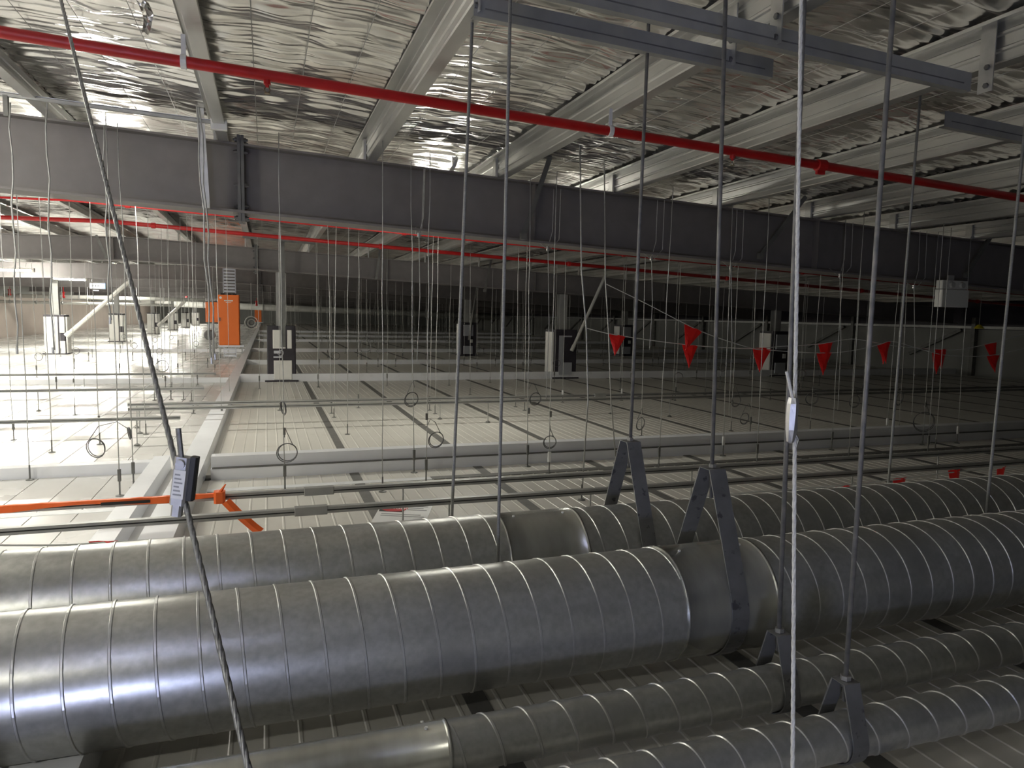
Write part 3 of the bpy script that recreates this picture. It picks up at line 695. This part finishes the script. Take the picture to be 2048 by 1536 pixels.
# orange warning tape on the front of the rear near rail
o = thing('warning_tape', 'orange warning tape lying along the rear near strut rail and hanging off', 'tape', (0, 5.0, 0))
n = 40; x0, x1 = -3.4, -0.32
b = MB(); vs = []
for i in range(n + 1):
    x = x0 + (x1 - x0) * i / n; wv = 0.004 * math.sin(i * 1.7); t_ = 0.016 + 0.012 * math.sin(i * 0.55 + 1)
    vs += [(x, -0.030 + wv, 0.325 - t_), (x, -0.026 + wv, 0.338 + abs(wv)), (x, -0.010, 0.341 + abs(wv))]
b.add(vs, [(3 * i + k, 3 * i + 3 + k, 3 * i + 4 + k, 3 * i + 1 + k) for i in range(n) for k in (0, 1)])
b = b.build('tape_band', M_OTAPE, o)
sol = b.modifiers.new('thickness', 'SOLIDIFY'); sol.thickness = 0.0012
for (a, c) in ((-2.95, -2.65), (-2.2, -1.86), (-1.0, -0.72)):
    MB().box(a, c, -0.0375, -0.0355, 0.309, 0.328).build('black_lettering', M_BLACK, o)
for k in range(9):
    a = -2.55 + 0.035 * k; MB().box(a, a + 0.018, -0.0375, -0.0355, 0.312, 0.330).build('black_lettering', M_BLACK, o)
MB().bbox(-0.345, -0.275, -0.05, 0.035, 0.275, 0.352, 0.015).build('knot', M_OTAPE, o)
MB().tube([(-0.31, -0.02, 0.34), (-0.29, -0.02, 0.37), (-0.27, -0.02, 0.40)], [0.016, 0.009, 0.004], 6).build('knot_ear', M_OTAPE, o)
pts = [(-0.27, -0.045, 0.29), (-0.20, -0.06, 0.21), (-0.10, -0.07, 0.11), (-0.06, -0.075, 0.075)]
b = MB()
for i, (x, y, z) in enumerate(pts): pass
vs = []
for (x, y, z) in pts: vs += [(x - 0.024, y, z - 0.018), (x, y - 0.012, z), (x + 0.024, y, z + 0.018)]
b.add(vs, [(3 * i + k, 3 * i + 3 + k, 3 * i + 4 + k, 3 * i + 1 + k) for i in range(len(pts) - 1) for k in (0, 1)])
b = b.build('tail', M_OTAPE, o); sol = b.modifiers.new('thickness', 'SOLIDIFY'); sol.thickness = 0.0015

# ================================================================== WIRE HANGERS
FOOT = MB().lathe([(0.034, 0.0), (0.034, 0.006), (0.010, 0.012), (0.007, 0.016), (0.007, 0.135)], n=10).mesh('foot', M_BRACE)
ADJ = MB().bbox(-0.013, 0.013, -0.010, 0.010, 0.125, 0.225, 0.004).mesh('adjuster', M_BRACE)
ADJW = MB().bbox(-0.016, 0.016, -0.010, 0.010, 0.125, 0.225, 0.004).mesh('adjuster', M_PLATE)
GRIP = MB().bbox(-0.011, 0.011, -0.008, 0.008, -0.03, 0.03, 0.004).mesh('wire_grip', M_BRACE)
hangers = []
def hanger(foot, top=None, adj=1, coils=(), grips=(), r=0.0042, zt=None, via=None, name='wire_hanger'):
    foot = np.array(foot, float)
    o = bpy.data.objects.new(name, None); COL.objects.link(o); o.location = foot; o.empty_display_size = 0.1
    z0 = 0.13 if adj else 0.01
    if top is None: top = np.array([foot[0] + random.uniform(-.05, .05), foot[1], (zt or zpur(foot[0]) + 0.01)])
    top = np.array(top) - foot
    L = [np.array([0, 0, z0])]
    if via is not None: L += [np.array(v) - foot for v in via]
    else:
        N = 7
        for i in range(1, N):
            t = i / N; p = np.array([0, 0, z0]) * (1 - t) + top * t
            L.append(p + np.array([random.uniform(-.007, .007), 0, 0]))
    L.append(top)
    MB().tube(L, r, 5).build('wire', M_WIRE, o, smooth=True)
    link('foot', FOOT, o)
    if adj: link('adjuster', ADJW if adj == 2 else ADJ, o)
    for (dx, z, rad, tl) in coils:
        c = MB(); a = random.uniform(-.5, .5) if tl else 1.25
        nr = (math.sin(a), math.cos(a), 0.15)
        c.tube(torus_pts((dx, 0, z), rad, 20, nr, turns=1), 0.0042, 5, closed=True)
        c.tube(torus_pts((dx + .006, 0.01, z + .004), rad * .93, 20, nr, turns=1), 0.0042, 5, closed=True)
        co = c.build('coil', M_COIL, o, smooth=True)
        if tl:
            s = 1 if dx >= 0 else -1
            MB().tube([(0, 0, z + rad * 1.6), (dx * .4, 0, z + rad * 2.6), (dx * 0.9, 0, z + rad * 2.2), (dx + s * rad * .6, 0, z + rad * .75)], 0.0032, 5).build('tail', M_COIL, co, smooth=True)
    for z in grips: link('wire_grip', GRIP, o, (0, -0.004, z))
    hangers.append(o); return o
def fz(u, v):
    p = onz(u, v, 0.0)
    if abs(p[1] - 7.0) < 0.22: p = p * (6.76 / p[1])          # keep the wires clear of the rafter
    p[2] = 0.0
    return p
NEAR = [  # photo foot, adjuster, coils, grips
    ((570, 981), 1, ((0.02, 0.33, 0.085, 1), (-0.01, 0.72, 0.06, 0)), (0.52,)),
    ((828, 938), 1, ((-0.03, 0.72, 0.072, 1),), ()),
    ((852, 967), 1, ((0.09, 0.40, 0.075, 1),), (0.62,)),
    ((1055, 923), 1, ((0.07, 0.70, 0.065, 1),), (0.58,)),
    ((1098, 949), 2, ((0.0, 0.32, 0.065, 0.5),), (0.60,)),
    ((765, 984), 0, (), ()), ((695, 869), 0, (), ()),
    ((1317, 937), 1, (), ()), ((1446, 906), 2, (), ()), ((1513, 930), 1, (), ()), ((1663, 897), 1, (), ()), ((1855, 909), 1, (), ()),
    ((1773, 868), 2, (), ()), ((1915, 872), 2, (), ()), ((1697, 918), 0, (), ()), ((1870, 900), 0, (), ()),
    ((1283, 872), 0, ((-0.02, 0.16, 0.085, 1),), ()), ((1462, 862), 0, ((0.06, 0.42, 0.085, 1),), (0.40,)), ((1500, 866), 1, ((-0.10, 0.20, 0.08, 1),), ()),
    ((1700, 862), 0, ((0.05, 0.42, 0.09, 1),), ()), ((1797, 868), 0, ((-0.02, 0.50, 0.10, 1),), ()), ((1845, 885), 0, ((0.0, 0.30, 0.13, 1),), (0.52,)),
    ((1620, 860), 0, ((0.0, 0.45, 0.09, 1),), ()),
    ((559, 821), 0, (), ()), ((663, 827), 1, (), ()), ((668, 835), 0, (), ()), ((717, 816), 1, ((0.10, 1.0, 0.10, 1),), ()), ((859, 821), 1, (), ()), ((870, 828), 0, (), ()),
    ((637, 775), 0, (), ()), ((898, 771), 0, (), ()), ((1031, 814), 0, (), ()), ((1049, 821), 0, (), ()), ((1125, 805), 2, (), ()), ((1243, 801), 2, (), ()),
    ((940, 790), 0, (), ()), ((980, 765), 0, (), ()), ((1345, 800), 0, (), ()), ((1410, 790), 0, (), ()), ((1540, 800), 1, (), ()), ((1600, 790), 0, (), ()),
]
LEFT = [((267, 962), 1, ((-0.28, 0.36, 0.085, 1),), ()), ((240, 992), 1, ((0.08, 0.52, 0.05, 0),), ()), ((200, 889), 0, (), (0.3,)), ((292, 869), 0, (), ()),
        ((387, 827), 0, (), ()), ((383, 802), 0, (), ()), ((342, 799), 1, (), ()), ((367, 799), 0, (), ()), ((344, 778), 0, (), ()), ((444, 843), 1, (), ()),
        ((309, 801), 0, (), ()), ((395, 770), 1, (), ()), ((60, 960), 0, (), ()), ((104, 905), 0, (), ()), ((28, 880), 1, (), ()), ((150, 830), 0, (), (0.5,)),
        ((325, 760), 0, ((0.0, 0.30, 0.13, 1),), ()), ((460, 800), 0, (), ())]
def place(rows, phrase, grp):
    pend = []
    for (uv, a, c, g) in rows: pend.append((uv[0], hanger(fz(*uv), None, a, c, g), a, c))
    pend.sort(key=lambda q: q[0])
    for i, (u, o, a, c) in enumerate(pend):
        d = 'wire with coiled tail' if c else ('wire with white adjuster' if a == 2 else ('wire with dark adjuster' if a else 'plain wire'))
        n = i; word = ORD[n] if n < 30 else '%s from right and' % ORD[len(pend) - 1 - n]
        tag(o, 'thin %s, %s %s' % (d, word, phrase), 'wire', grp)
front = [q for q in NEAR if fz(*q[0])[1] < 7.5]; back = [q for q in NEAR if fz(*q[0])[1] >= 7.5]
place(front, 'from left among those near the stepped curb', 'wires footed near the stepped curb')
place(back, 'from left among those beyond the stepped curb', 'wires footed beyond the stepped curb')
place(LEFT, 'from the left on the bright left floor', 'wires on the bright left floor')
# the two wires that carry the bunting ends
yA = fz(1163, 1000)[1]; yB = fz(1232, 927)[1]
w1 = hanger(fz(1163, 1000), ony(1160, 290, yA), 0, (), (), 0.0065, via=[ony(1176, 800, yA), ony(1173, 660, yA), ony(1163, 540, yA)])
tag(w1, 'grey hanging wire tied to the lower end of the red bunting', 'wire')
w2 = hanger(fz(1232, 927), ony(1208, 270, yB), 0, (), (), 0.0068, via=[ony(1222, 800, yB), ony(1217, 660, yB), ony(1211, 560, yB)])
tag(w2, 'grey hanging wire tied to the upper end of the red bunting', 'wire')
# Y-shaped bridle wires slung under the near rafter
def bridle(u, v, vtop, vbot, label, spread=22):
    c = ony(u, v, 6.86); o = thing('bridle_wire', label, 'wire', tuple(c), 'bridle wires under the near rafter')
    P = lambda a, b: ony(a, b, 6.86) - c
    MB().tube([P(u + 12, vtop), P(u + 9, v - 32), P(u, v)], 0.0045, 5).build('rear_leg', M_WIRE, o)
    MB().tube([P(u - spread, v - 14), P(u - 6, v), P(u + 5, v + 3), P(u + spread, v - 16), P(u + spread + 4, vtop)], 0.0042, 5).build('front_leg', M_WIRE, o)
    MB().tube([P(u, v), P(u + 2, (v + vbot) / 2), P(u - 4, vbot)], 0.0042, 5).build('drop_wire', M_WIRE, o)
    MB().bbox(-0.014, 0.014, -0.012, 0.012, -0.03, 0.01, 0.004).build('wire_grip', M_CLAMP, o)
bridle(838, 468, 338, 720, 'bridle wire pair on the near rafter, left of the two pale rods', 6)
bridle(1096, 495, 378, 800, 'bridle wire pair on the near rafter, right of the sloping fly brace')
bridle(1303, 515, 400, 700, 'bridle wire pair on the near rafter, between the two duct hanger rods')
bridle(1462, 533, 420, 830, 'bridle wire pair on the near rafter, right of the hanger rods')
bridle(1680, 550, 445, 820, 'bridle wire pair on the near rafter, above the fourth pair of flags')
bridle(1828, 572, 462, 830, 'bridle wire pair on the near rafter, left of the emergency light')
# pairs of wires down from the purlins at the far rows
pend = []
for (uv) in [(18, 200), (88, 205), (205, 255), (395, 205), (405, 210), (545, 300), (551, 300)]:
    pass
for i, (u, vt, vb) in enumerate([(20, 205, 700), (92, 205, 700), (206, 250, 640), (393, 210, 720), (400, 215, 712)]):
    t = ony(u, vt, 6.2); bt = ony(u + (14 if i < 3 else 30), vb, 6.2)
    o = thing('electric_cable', 'grey cable hanging past the near rafter, %s from the left edge' % ORD[i], 'cable', tuple(bt), 'cables hanging past the near rafter')
    d = t - bt; N = 10
    MB().tube([d * (k / N) + np.array([0.010 * math.sin(k * 1.9 + i), 0, 0]) for k in range(N + 1)], 0.006 if i < 3 else 0.007, 6).build('cable', M_WIRE, o, smooth=True)
    MB().lathe([(0.009, -0.03), (0.009, 0.02)], (0, 0, 0), 6).build('end_grip', M_CLAMP, o)
# far rows: wires nobody can tell apart
proto = {}
def far_hanger(x, y, coil):
    key = coil
    zt = 2.95
    if key not in proto:
        w_ = MB().tube([(0, 0, 0.1), (0.01, 0, 1.0), (-0.008, 0, 1.9), (0, 0, zt)], 0.0045, 4).mesh('wire', M_WIRE)
        f_ = MB().lathe([(0.03, 0), (0.03, .006), (.008, .012), (.008, .2)], n=6).mesh('foot', M_BRACE)
        g_ = MB().bbox(-.014, .014, -.01, .01, .16, .26, .004).mesh('adjuster', M_BRACE)
        c_ = MB().tube(torus_pts((0.05, 0, .45), .085, 12, (.3, 1, 0)), .006, 4, closed=True).mesh('coil', M_COIL)
        proto[key] = [('wire', w_), ('foot', f_), ('adjuster', g_)] + ([('coil', c_)] if coil else [])
    o = bpy.data.objects.new('wire_hanger', None); COL.objects.link(o); o.location = (x, y, 0); o.empty_display_size = .1
    for n_, me in proto[key]:
        c = link(n_, me, o)
        if n_ == 'wire': c.scale = (1, 1, (zpur(x) - 0.0) / zt)
    return o
cnt = 0
rr = random.Random(5)
for y in [11.5, 13.5, 15.2, 18.2, 20.4, 23.2, 25.0, 27.3, 30.2, 32.5, 34.8, 38.5, 41.5, 44.2, 48.0, 52.0, 57.0]:
    for k in range(-5, 12):
        x = 0.2 + 1.24 * k + rr.uniform(-0.5, 0.5)
        if x < -8 or x > 13 or (-1.1 < x < -0.5): continue
        if rr.random() < 0.20 or (y < 14 and x < 7): continue
        coil = rr.random() < 0.3
        o = far_hanger(x, y + rr.uniform(-.5, .5), coil)
        side = 'on the bright left floor' if x < -0.6 else 'right of the long lengthwise curb'
        zone = 'in the middle distance' if y < 29 else 'in the far distance'
        tag(o, 'thin suspension wire %s%s %s' % ('with a coil ' if coil else '', zone, side), 'wire', 'far wires %s %s%s' % (zone, side, ' with coils' if coil else ''))
        cnt += 1

# ================================================================== RED BUNTING
FLAG_ID = [0]
def bunting(pts, flags, y, label, hang=0.24, fw=0.17, twist=0.0, ystr=None):
    P = [ony(u, v, y) for u, v in pts]
    o = thing('bunting', label, 'bunting', tuple(P[0]), 'red flag bunting')
    P0 = P[0]
    # smooth the line a little
    L = []
    for i in range(len(P) - 1):
        p0 = P[max(i - 1, 0)]; p1 = P[i]; p2 = P[i + 1]; p3 = P[min(i + 2, len(P) - 1)]
        for t in np.linspace(0, 1, 5)[:-1]:
            L.append(0.5 * ((2 * p1) + (-p0 + p2) * t + (2 * p0 - 5 * p1 + 4 * p2 - p3) * t * t + (-p0 + 3 * p1 - 3 * p2 + p3) * t ** 3))
    L.append(P[-1])
    MB().tube([p - P0 for p in L], 0.005, 5).build('string', M_STRING, o, smooth=True)
    for (u0, v0, u1, v1, ut, vt) in flags:
        a = ony(u0, v0, y) - P0; b = ony(u1, v1, y) - P0; t = ony(ut, vt, y) - P0
        n = 6; vs = []; fs = []
        bend = random.uniform(-0.02, 0.02)
        for i in range(n + 1):
            s = i / n; l = a * (1 - s) + t * s; r_ = b * (1 - s) + t * s
            for j in range(4):
                q = l * (1 - j / 3) + r_ * (j / 3); q = q + np.array([0, bend * math.sin(s * 2.2) + 0.008 * math.sin(j * 2.1 + i * .6), 0])
                vs.append(q)
        fs = [(4 * i + j, 4 * i + j + 1, 4 * i + 5 + j, 4 * i + 4 + j) for i in range(n) for j in range(3)]
        fl = MB().add(vs, fs).build('flag', M_FLAG, o)
        so = fl.modifiers.new('thickness', 'SOLIDIFY'); so.thickness = 0.0015
    return o
bunting([(1172, 656), (1232, 670), (1378, 690), (1500, 697), (1560, 693), (1640, 688), (1703, 678), (1760, 687), (1800, 693), (1870, 698), (1920, 699), (1990, 684), (2080, 660)],
        [(1217, 666, 1251, 673, 1228, 711), (1364, 689, 1396, 691, 1377, 736), (1506, 696, 1534, 695, 1521, 742), (1636, 687, 1665, 685, 1651, 738), (1757, 689, 1781, 684, 1764, 728),
         (1870, 699, 1893, 698, 1880, 740), (1968, 688, 1993, 685, 1990, 732)], 7.32,
        'string of small red triangular flags tied low on the grey wire')
bunting([(1212, 568), (1290, 606), (1385, 655), (1440, 677), (1505, 697), (1535, 700), (1640, 706), (1700, 702), (1755, 690), (1785, 683), (1830, 695), (1865, 705), (1900, 711), (1980, 711), (2080, 690)],
        [(1369, 648, 1405, 663, 1370, 700), (1505, 697, 1543, 699, 1519, 744), (1633, 706, 1664, 704, 1646, 750), (1754, 690, 1781, 682, 1773, 727), (1864, 704, 1892, 706, 1873, 748), (1973, 711, 1999, 711, 1991, 745)], 7.18,
        'string of small red triangular flags tied high on the grey wire')
# string of flags just behind the rear duct
bunting([(-60, 1090), (120, 1090), (210, 1085), (330, 1078), (450, 1070), (600, 1066), (800, 1050), (1000, 1030), (1300, 1005), (1500, 985), (1690, 971), (1800, 958), (1910, 944), (2000, 936), (2100, 930)],
        [(177, 1083, 236, 1081, 214, 1150), (425, 1071, 480, 1068, 452, 1135), (1670, 972, 1700, 970, 1686, 1040), (1786, 958, 1813, 954, 1800, 1030), (1896, 941, 1920, 938, 1908, 1010), (1994, 938, 2012, 932, 2003, 1000)], 3.72,
        'string of red flags half hidden behind the rear large duct')

# ================================================================== ORANGE CABINETS, LADDER TRAY
def cabinet(x0, x1, y, z0, z1, label, rungs=True):
    o = thing('electrical_cabinet', label, 'cabinet', ((x0 + x1) / 2, y, 0), 'orange cabinets')
    w_ = x1 - x0; hw = w_ / 2
    MB().bbox(-hw, hw, 0, 0.45, z0, z1, 0.01).build('body', M_ORANGE, o)
    d = MB().bbox(-hw + .015, hw - .015, -0.025, 0.0, z0 + .02, z1 - .02, 0.006).build('door', M_ORANGE, o)
    MB().box(-hw + 0.04, -hw + 0.075, -0.05, -0.025, z0 + (z1 - z0) * .48, z0 + (z1 - z0) * .55).build('handle', M_SPLICE, d)
    b = MB().box(-0.13, 0.13, -0.027, -0.025, z1 - .20, z1 - .165); b = b.build('name_plate', M_PLATE, d)
    MB().box(-0.08, 0.08, -0.027, -0.025, z1 - .25, z1 - .235).build('name_plate', M_PLATE, d)
    MB().lathe([(0.04, -0.027), (0.04, -0.025)], (-hw + .09, 0, z1 - .09), 12, 1).build('warning_symbol', M_PLATE, d)
    for k in (-0.18, 0.03, 0.18): MB().bbox(k - .06, k + .06, .1, .3, z1, z1 + .05, .01).build('cable_gland', M_BLACK, o)
    MB().box(-hw - .02, hw + .12, .02, .42, z0 - .06, z0 - .0).build('support_rail', M_LADDER, o)
    for xx in (-hw + .05, hw + .06):
        MB().box(xx - .02, xx + .02, .1, .14, 0, z0 - .05).build('leg', M_RAIL, o)
    return o
cabinet(-1.465, -0.822, 24.5, 0.42, 2.02, 'large orange electrical cabinet beside the long lengthwise curb')
cabinet(-1.15, -0.50, 78.0, 0.35, 1.95, 'tiny orange cabinet far away near the vanishing point')
def ladder(x, y, z0, z1, label, w_=0.36, m=M_LADDER):
    o = thing('ladder_tray', label, 'cable tray', (x, y, 0))
    for s in (-1, 1): MB().box(s * w_ / 2 - .012, s * w_ / 2 + .012, 0, .06, z0, z1).build('side_rail', m, o)
    n = int((z1 - z0) / 0.10)
    for k in range(n): MB().box(-w_ / 2, w_ / 2, .0, .03, z0 + .03 + .10 * k, z0 + .09 + .10 * k).build('rung', m, o)
ladder(-1.12, 24.75, 2.08, 2.92, 'upright ladder tray rising above the large orange cabinet')
ladder(-1.13, 24.6, 0.02, 0.36, 'short ladder tray below the large orange cabinet')
o = thing('orange_box', 'smaller orange enclosure half behind the large orange cabinet', 'cabinet', (-1.75, 26.2, 0))
MB().bbox(-.20, .20, 0, .3, 1.12, 1.80, .01).build('body', M_ORANGE, o); MB().box(-.18, .18, -.015, 0, 1.14, 1.78).build('door', M_ORANGE, o)
MB().box(-.03, .03, .1, .16, 0, 1.12).build('stand', M_RAIL, o)
o = thing('cable_drum', 'dark grey drum-shaped box left of the large orange cabinet', 'box', (-1.72, 24.6, 0))
MB().lathe([(.13, -.12), (.17, -.08), (.17, .08), (.13, .12)], (0, 0, .74), 14, 1).build('drum', M_SPLICE, o); MB().box(-.03, .03, -.03, .03, 0, .58).build('stand', M_RAIL, o)
o = thing('cable_coil', 'round coil of cable right of the large orange cabinet', 'coil', (-0.46, 24.3, 0))
for k in range(4): MB().tube(torus_pts((0.0, .02 * k, 1.15), .20 - .045 * k, 18, (.1, 1, .05)), .014, 5, closed=True).build('cable_turn', M_COIL if k % 2 else M_WIRE, o)
MB().tube([(0, 0, 1.33), (0, 0, 2.41)], .008, 5).build('hanging_cable', M_WIRE, o)

# ================================================================== LIGHTS
def batten(x, y, z, label, length=1.15, glow=None):
    o = thing('batten_light', label, 'light', (x, y, z), 'fluorescent battens')
    MB().bbox(-length / 2, length / 2, -.06, .06, 0.03, .075, .01).build('body', M_CREAM, o)
    d = MB(); n = 10
    pr = [(.058 * math.cos(a), -.055 * math.sin(a) + .03) for a in np.linspace(0, math.pi, n)]
    d.prism([(-length / 2 + .04, a, c) for a, c in pr], (length - .08, 0, 0)); d.build('diffuser', glow or M_GLOW, o)
    for s in (-1, 1): MB().bbox(s * (length / 2 - .03) - .03, s * (length / 2 - .03) + .03, -.062, .062, -.03, .078, .01).build('end_cap', M_CREAM, o)
    for s in (-1, 1):
        MB().tube([(s * .35, 0, .07), (s * .42, 0, zpur(x) - z)], .004, 4).build('chain', M_WIRE, o)
    return o
for i, (x, y) in enumerate([(-5.6, 4.3), (-6.3, 9.3), (-6.8, 14.0)]):
    batten(x, y, 2.50, 'fluorescent batten over the near left floor, %s from the front, outside the view' % ORD[i], 1.15, M_GLOW if i == 2 else M_GLOW2)
batten(-2.9, 4.7, 2.72, 'fluorescent batten in front of the near rafter, just left of the view', 1.15, M_GLOW2)
batten(-1.9, 9.3, 2.86, 'added fill batten, unseen behind the near rafter, left of the splice', 1.15, M_GLOW2)  # added out of sight to brighten the floor beyond the near rafter
batten(-2.3, -0.7, 2.74, 'added fill batten on the purlins, unseen behind the viewpoint', 1.15, M_GLOW_FILL)  # added camera-side fill, lifts the faces turned to the viewer
batten(2.4, 9.5, 2.70, 'added fill batten, unseen behind the near rafter, right of the splice', 1.15, M_GLOW_FILL)  # added out of sight to flatten the floor's falloff to the right
LY = [18.8, 24.3, 30.8, 38.8, 48.8, 58.8, 68.8, 79.0]
for i, y in enumerate(LY):
    batten(-6.95, y, 2.56 if y > 20 else 2.52, 'bright fluorescent batten over the left floor, %s' % (ORD[i - 1] + ' in view from the left' if i > 0 else ORD[i] + ' of those outside the left edge'))
# illuminated exit sign
o = thing('exit_sign', 'illuminated hanging sign with a blue end beside the second bright batten', 'sign', (-5.49, 28.0, 2.28))
MB().bbox(-.25, .25, -.04, .04, -.11, .13, .01).build('housing', M_GREY, o)
f_ = MB().box(-.23, .12, -.046, -.04, -.085, .085).build('face', M_EXIT, o)
MB().box(.12, .235, -.046, -.04, -.085, .085).build('blue_field', M_EXITB, o)
for k in range(5): MB().box(-.17 + .05 * k, -.14 + .05 * k, -.048, -.046, -.04, .045).build('lettering', M_GREY, f_)
for s in (-1, 1): MB().tube([(s * .17, 0, .13), (s * .17, 0, zfoil(-5.5) - 2.28)], .005, 5).build('suspension_wire', M_WIRE, o)
MB().box(-.14, .02, -.03, .03, -.17, -.145).build('status_lamp', M_EXIT, o)
# twin-head emergency light under the near rafter, right
o = thing('emergency_light', 'pale twin-head emergency light box under the near rafter at the right', 'light', (8.17, 6.72, 1.76))
MB().bbox(-.23, .23, -.05, .06, 0, .215, .01).build('battery_box', M_CREAM, o)
hd = MB().bbox(-.23, .20, -.045, .05, .225, .33, .008).build('lamp_bar', M_CREAM, o)
for x in (-.08, .09): MB().lathe([(.035, -.075), (.045, -.05), (.03, -.03)], (x, 0, .275), 12, 1).build('lamp_head', M_GREY, hd)
MB().box(-.05, .05, .03, .05, .3, .40).build('bracket', M_GREY, o)
# small yellow cone hanging in the dark
o = thing('yellow_cone', 'small yellow cone hanging in the dark at the far right', 'cone', tuple(ony(1958, 655, 13.5)))
MB().lathe([(.12, -.03), (.115, -.015), (.05, .06), (.03, .075)], n=14).build('cone', M_YELLOW, o); MB().tube([(0, 0, .07), (0, 0, .95)], .006, 5).build('cord', M_WIRE, o)

# ================================================================== DANGER SIGN on the panels
o = thing('danger_sign', 'white danger sign with a red oval lying behind the rear duct', 'sign', (0.95, 5.20, 0.045))
sx, sy = 0.20, 0.15
pl = MB().bbox(-sx, sx, -sy, sy, 0, .004, .01).build('board', M_SIGN, o)
MB().prism([(-sx + .01, sy - .13, .0042), (sx - .20, sy - .13, .0042), (sx - .20, sy - .01, .0042), (-sx + .01, sy - .01, .0042)], (0, 0, .0006)).build('black_band', M_BLACK, o)
MB().prism([(-.085 + .105 * math.cos(a), sy - .07 + .055 * math.sin(a), .0049) for a in np.linspace(0, 2 * math.pi, 25)[:-1]], (0, 0, .0006)).build('red_oval', M_SIGNR, o)
tc = bpy.data.curves.new('danger_text', 'FONT'); tc.body = 'DANGER'; tc.size = .052; tc.align_x = 'CENTER'; tc.align_y = 'CENTER'; tc.extrude = .0002
to = bpy.data.objects.new('danger_text_curve', tc); COL.objects.link(to)
dg_ = bpy.context.evaluated_depsgraph_get(); dg_.update()
me = bpy.data.meshes.new_from_object(to.evaluated_get(dg_)); bpy.data.objects.remove(to)
me.materials.clear(); me.materials.append(M_SIGN)
link('lettering', me, o, (-.085, sy - .07, .0058))
for k in range(5): MB().box(.02 if k < 3 else -.16, .17 - .03 * (k % 2), sy - .035 - .028 * k - (0 if k < 3 else .05), sy - .025 - .028 * k - (0 if k < 3 else .05), .0042, .0048).build('text_line', M_PRINT, o)
o.rotation_euler = (math.radians(12), 0, math.radians(-24))

# ================================================================== FAR SERVICES on the left
def longpipe(y, z, x0, x1, r, label, sl=0.0, m=M_PIPE):
    o = thing('service_pipe', label, 'pipe', (0, y, 0))
    MB().tube([(x0, 0, z), (x1, 0, z - sl * (x1 - x0))], r, 10).build('pipe', m, o, smooth=True)
    for k in range(7):
        x = x0 + (x1 - x0) * (k + .5) / 7
        MB().lathe([(r * 1.02, -.04), (r * 1.2, -.03), (r * 1.2, .03), (r * 1.02, .04)], (x, 0, z - sl * (x - x0)), 10, 0).build('band', M_RAIL, o)
        MB().tube([(x, 0, z - sl * (x - x0) + r), (x, 0, zfoil(x))], .012, 4).build('drop_rod', M_WIRE, o)
longpipe(62.0, 2.05, -11.5, 20.0, 0.26, 'long pale duct hanging across the far distance under the rafters', 0.022)
longpipe(40.0, 2.02, -11.8, -3.0, 0.10, 'pale service pipe over the beige wall at the far left, upper one', 0.0)
longpipe(39.0, 1.72, -11.8, -4.4, 0.07, 'pale service pipe over the beige wall at the far left, lower one', 0.0)
for i, (u, v) in enumerate([(19, 585), (127, 590), (373, 598), (513, 607)]):
    p = ony(u, v, 39.5 if i < 2 else 60.0)
    o = thing('red_fitting', 'small red pipe fitting in the far left, %s from the left' % ORD[i], 'fitting', tuple(p), 'small red fittings')
    s = 1 if i < 2 else 1.4
    MB().lathe([(.05 * s, -.14 * s), (.07 * s, -.12 * s), (.07 * s, -.06 * s), (.045 * s, -.04 * s), (.045 * s, .10 * s), (.07 * s, .11 * s), (.07 * s, .15 * s)], (0, 0, 0), 8).build('body', M_RED, o)
    MB().tube([(0, 0, .12), (0, 0, zfoil(p[0]) - p[2])], .02, 5).build('drop_pipe', M_RED, o)
# loose torn foil tufts under the blanket
for i, (u, v, zz) in enumerate([(285, 25, None), (905, 325, None), (365, 205, None)]):
    if i == 2: continue
    p = onz(u, v, zfoil(-0.8 if i == 0 else 1.6) - 0.05)
    o = thing('torn_foil', ['torn foil tuft hanging at the upper left', 'torn strip of white foil lining hanging at the top centre'][i], 'foil scrap', tuple(p))
    b = MB(); n = 9; vs = []
    for k in range(n):
        t = k / (n - 1)
        for j in range(4):
            vs.append(((j - 1.5) * .022 * (1 - .5 * t) + .03 * math.sin(t * 3 + i), .02 * math.sin(j * 2 + k), .06 - .17 * t + .008 * math.cos(3 * j + k)))
    b.add(vs, [(4 * k + j, 4 * k + j + 1, 4 * k + 5 + j, 4 * k + 4 + j) for k in range(n - 1) for j in range(3)])
    f_ = b.build('scrap', M_FOIL if i == 0 else M_SIGN, o); so = f_.modifiers.new('thickness', 'SOLIDIFY'); so.thickness = .001
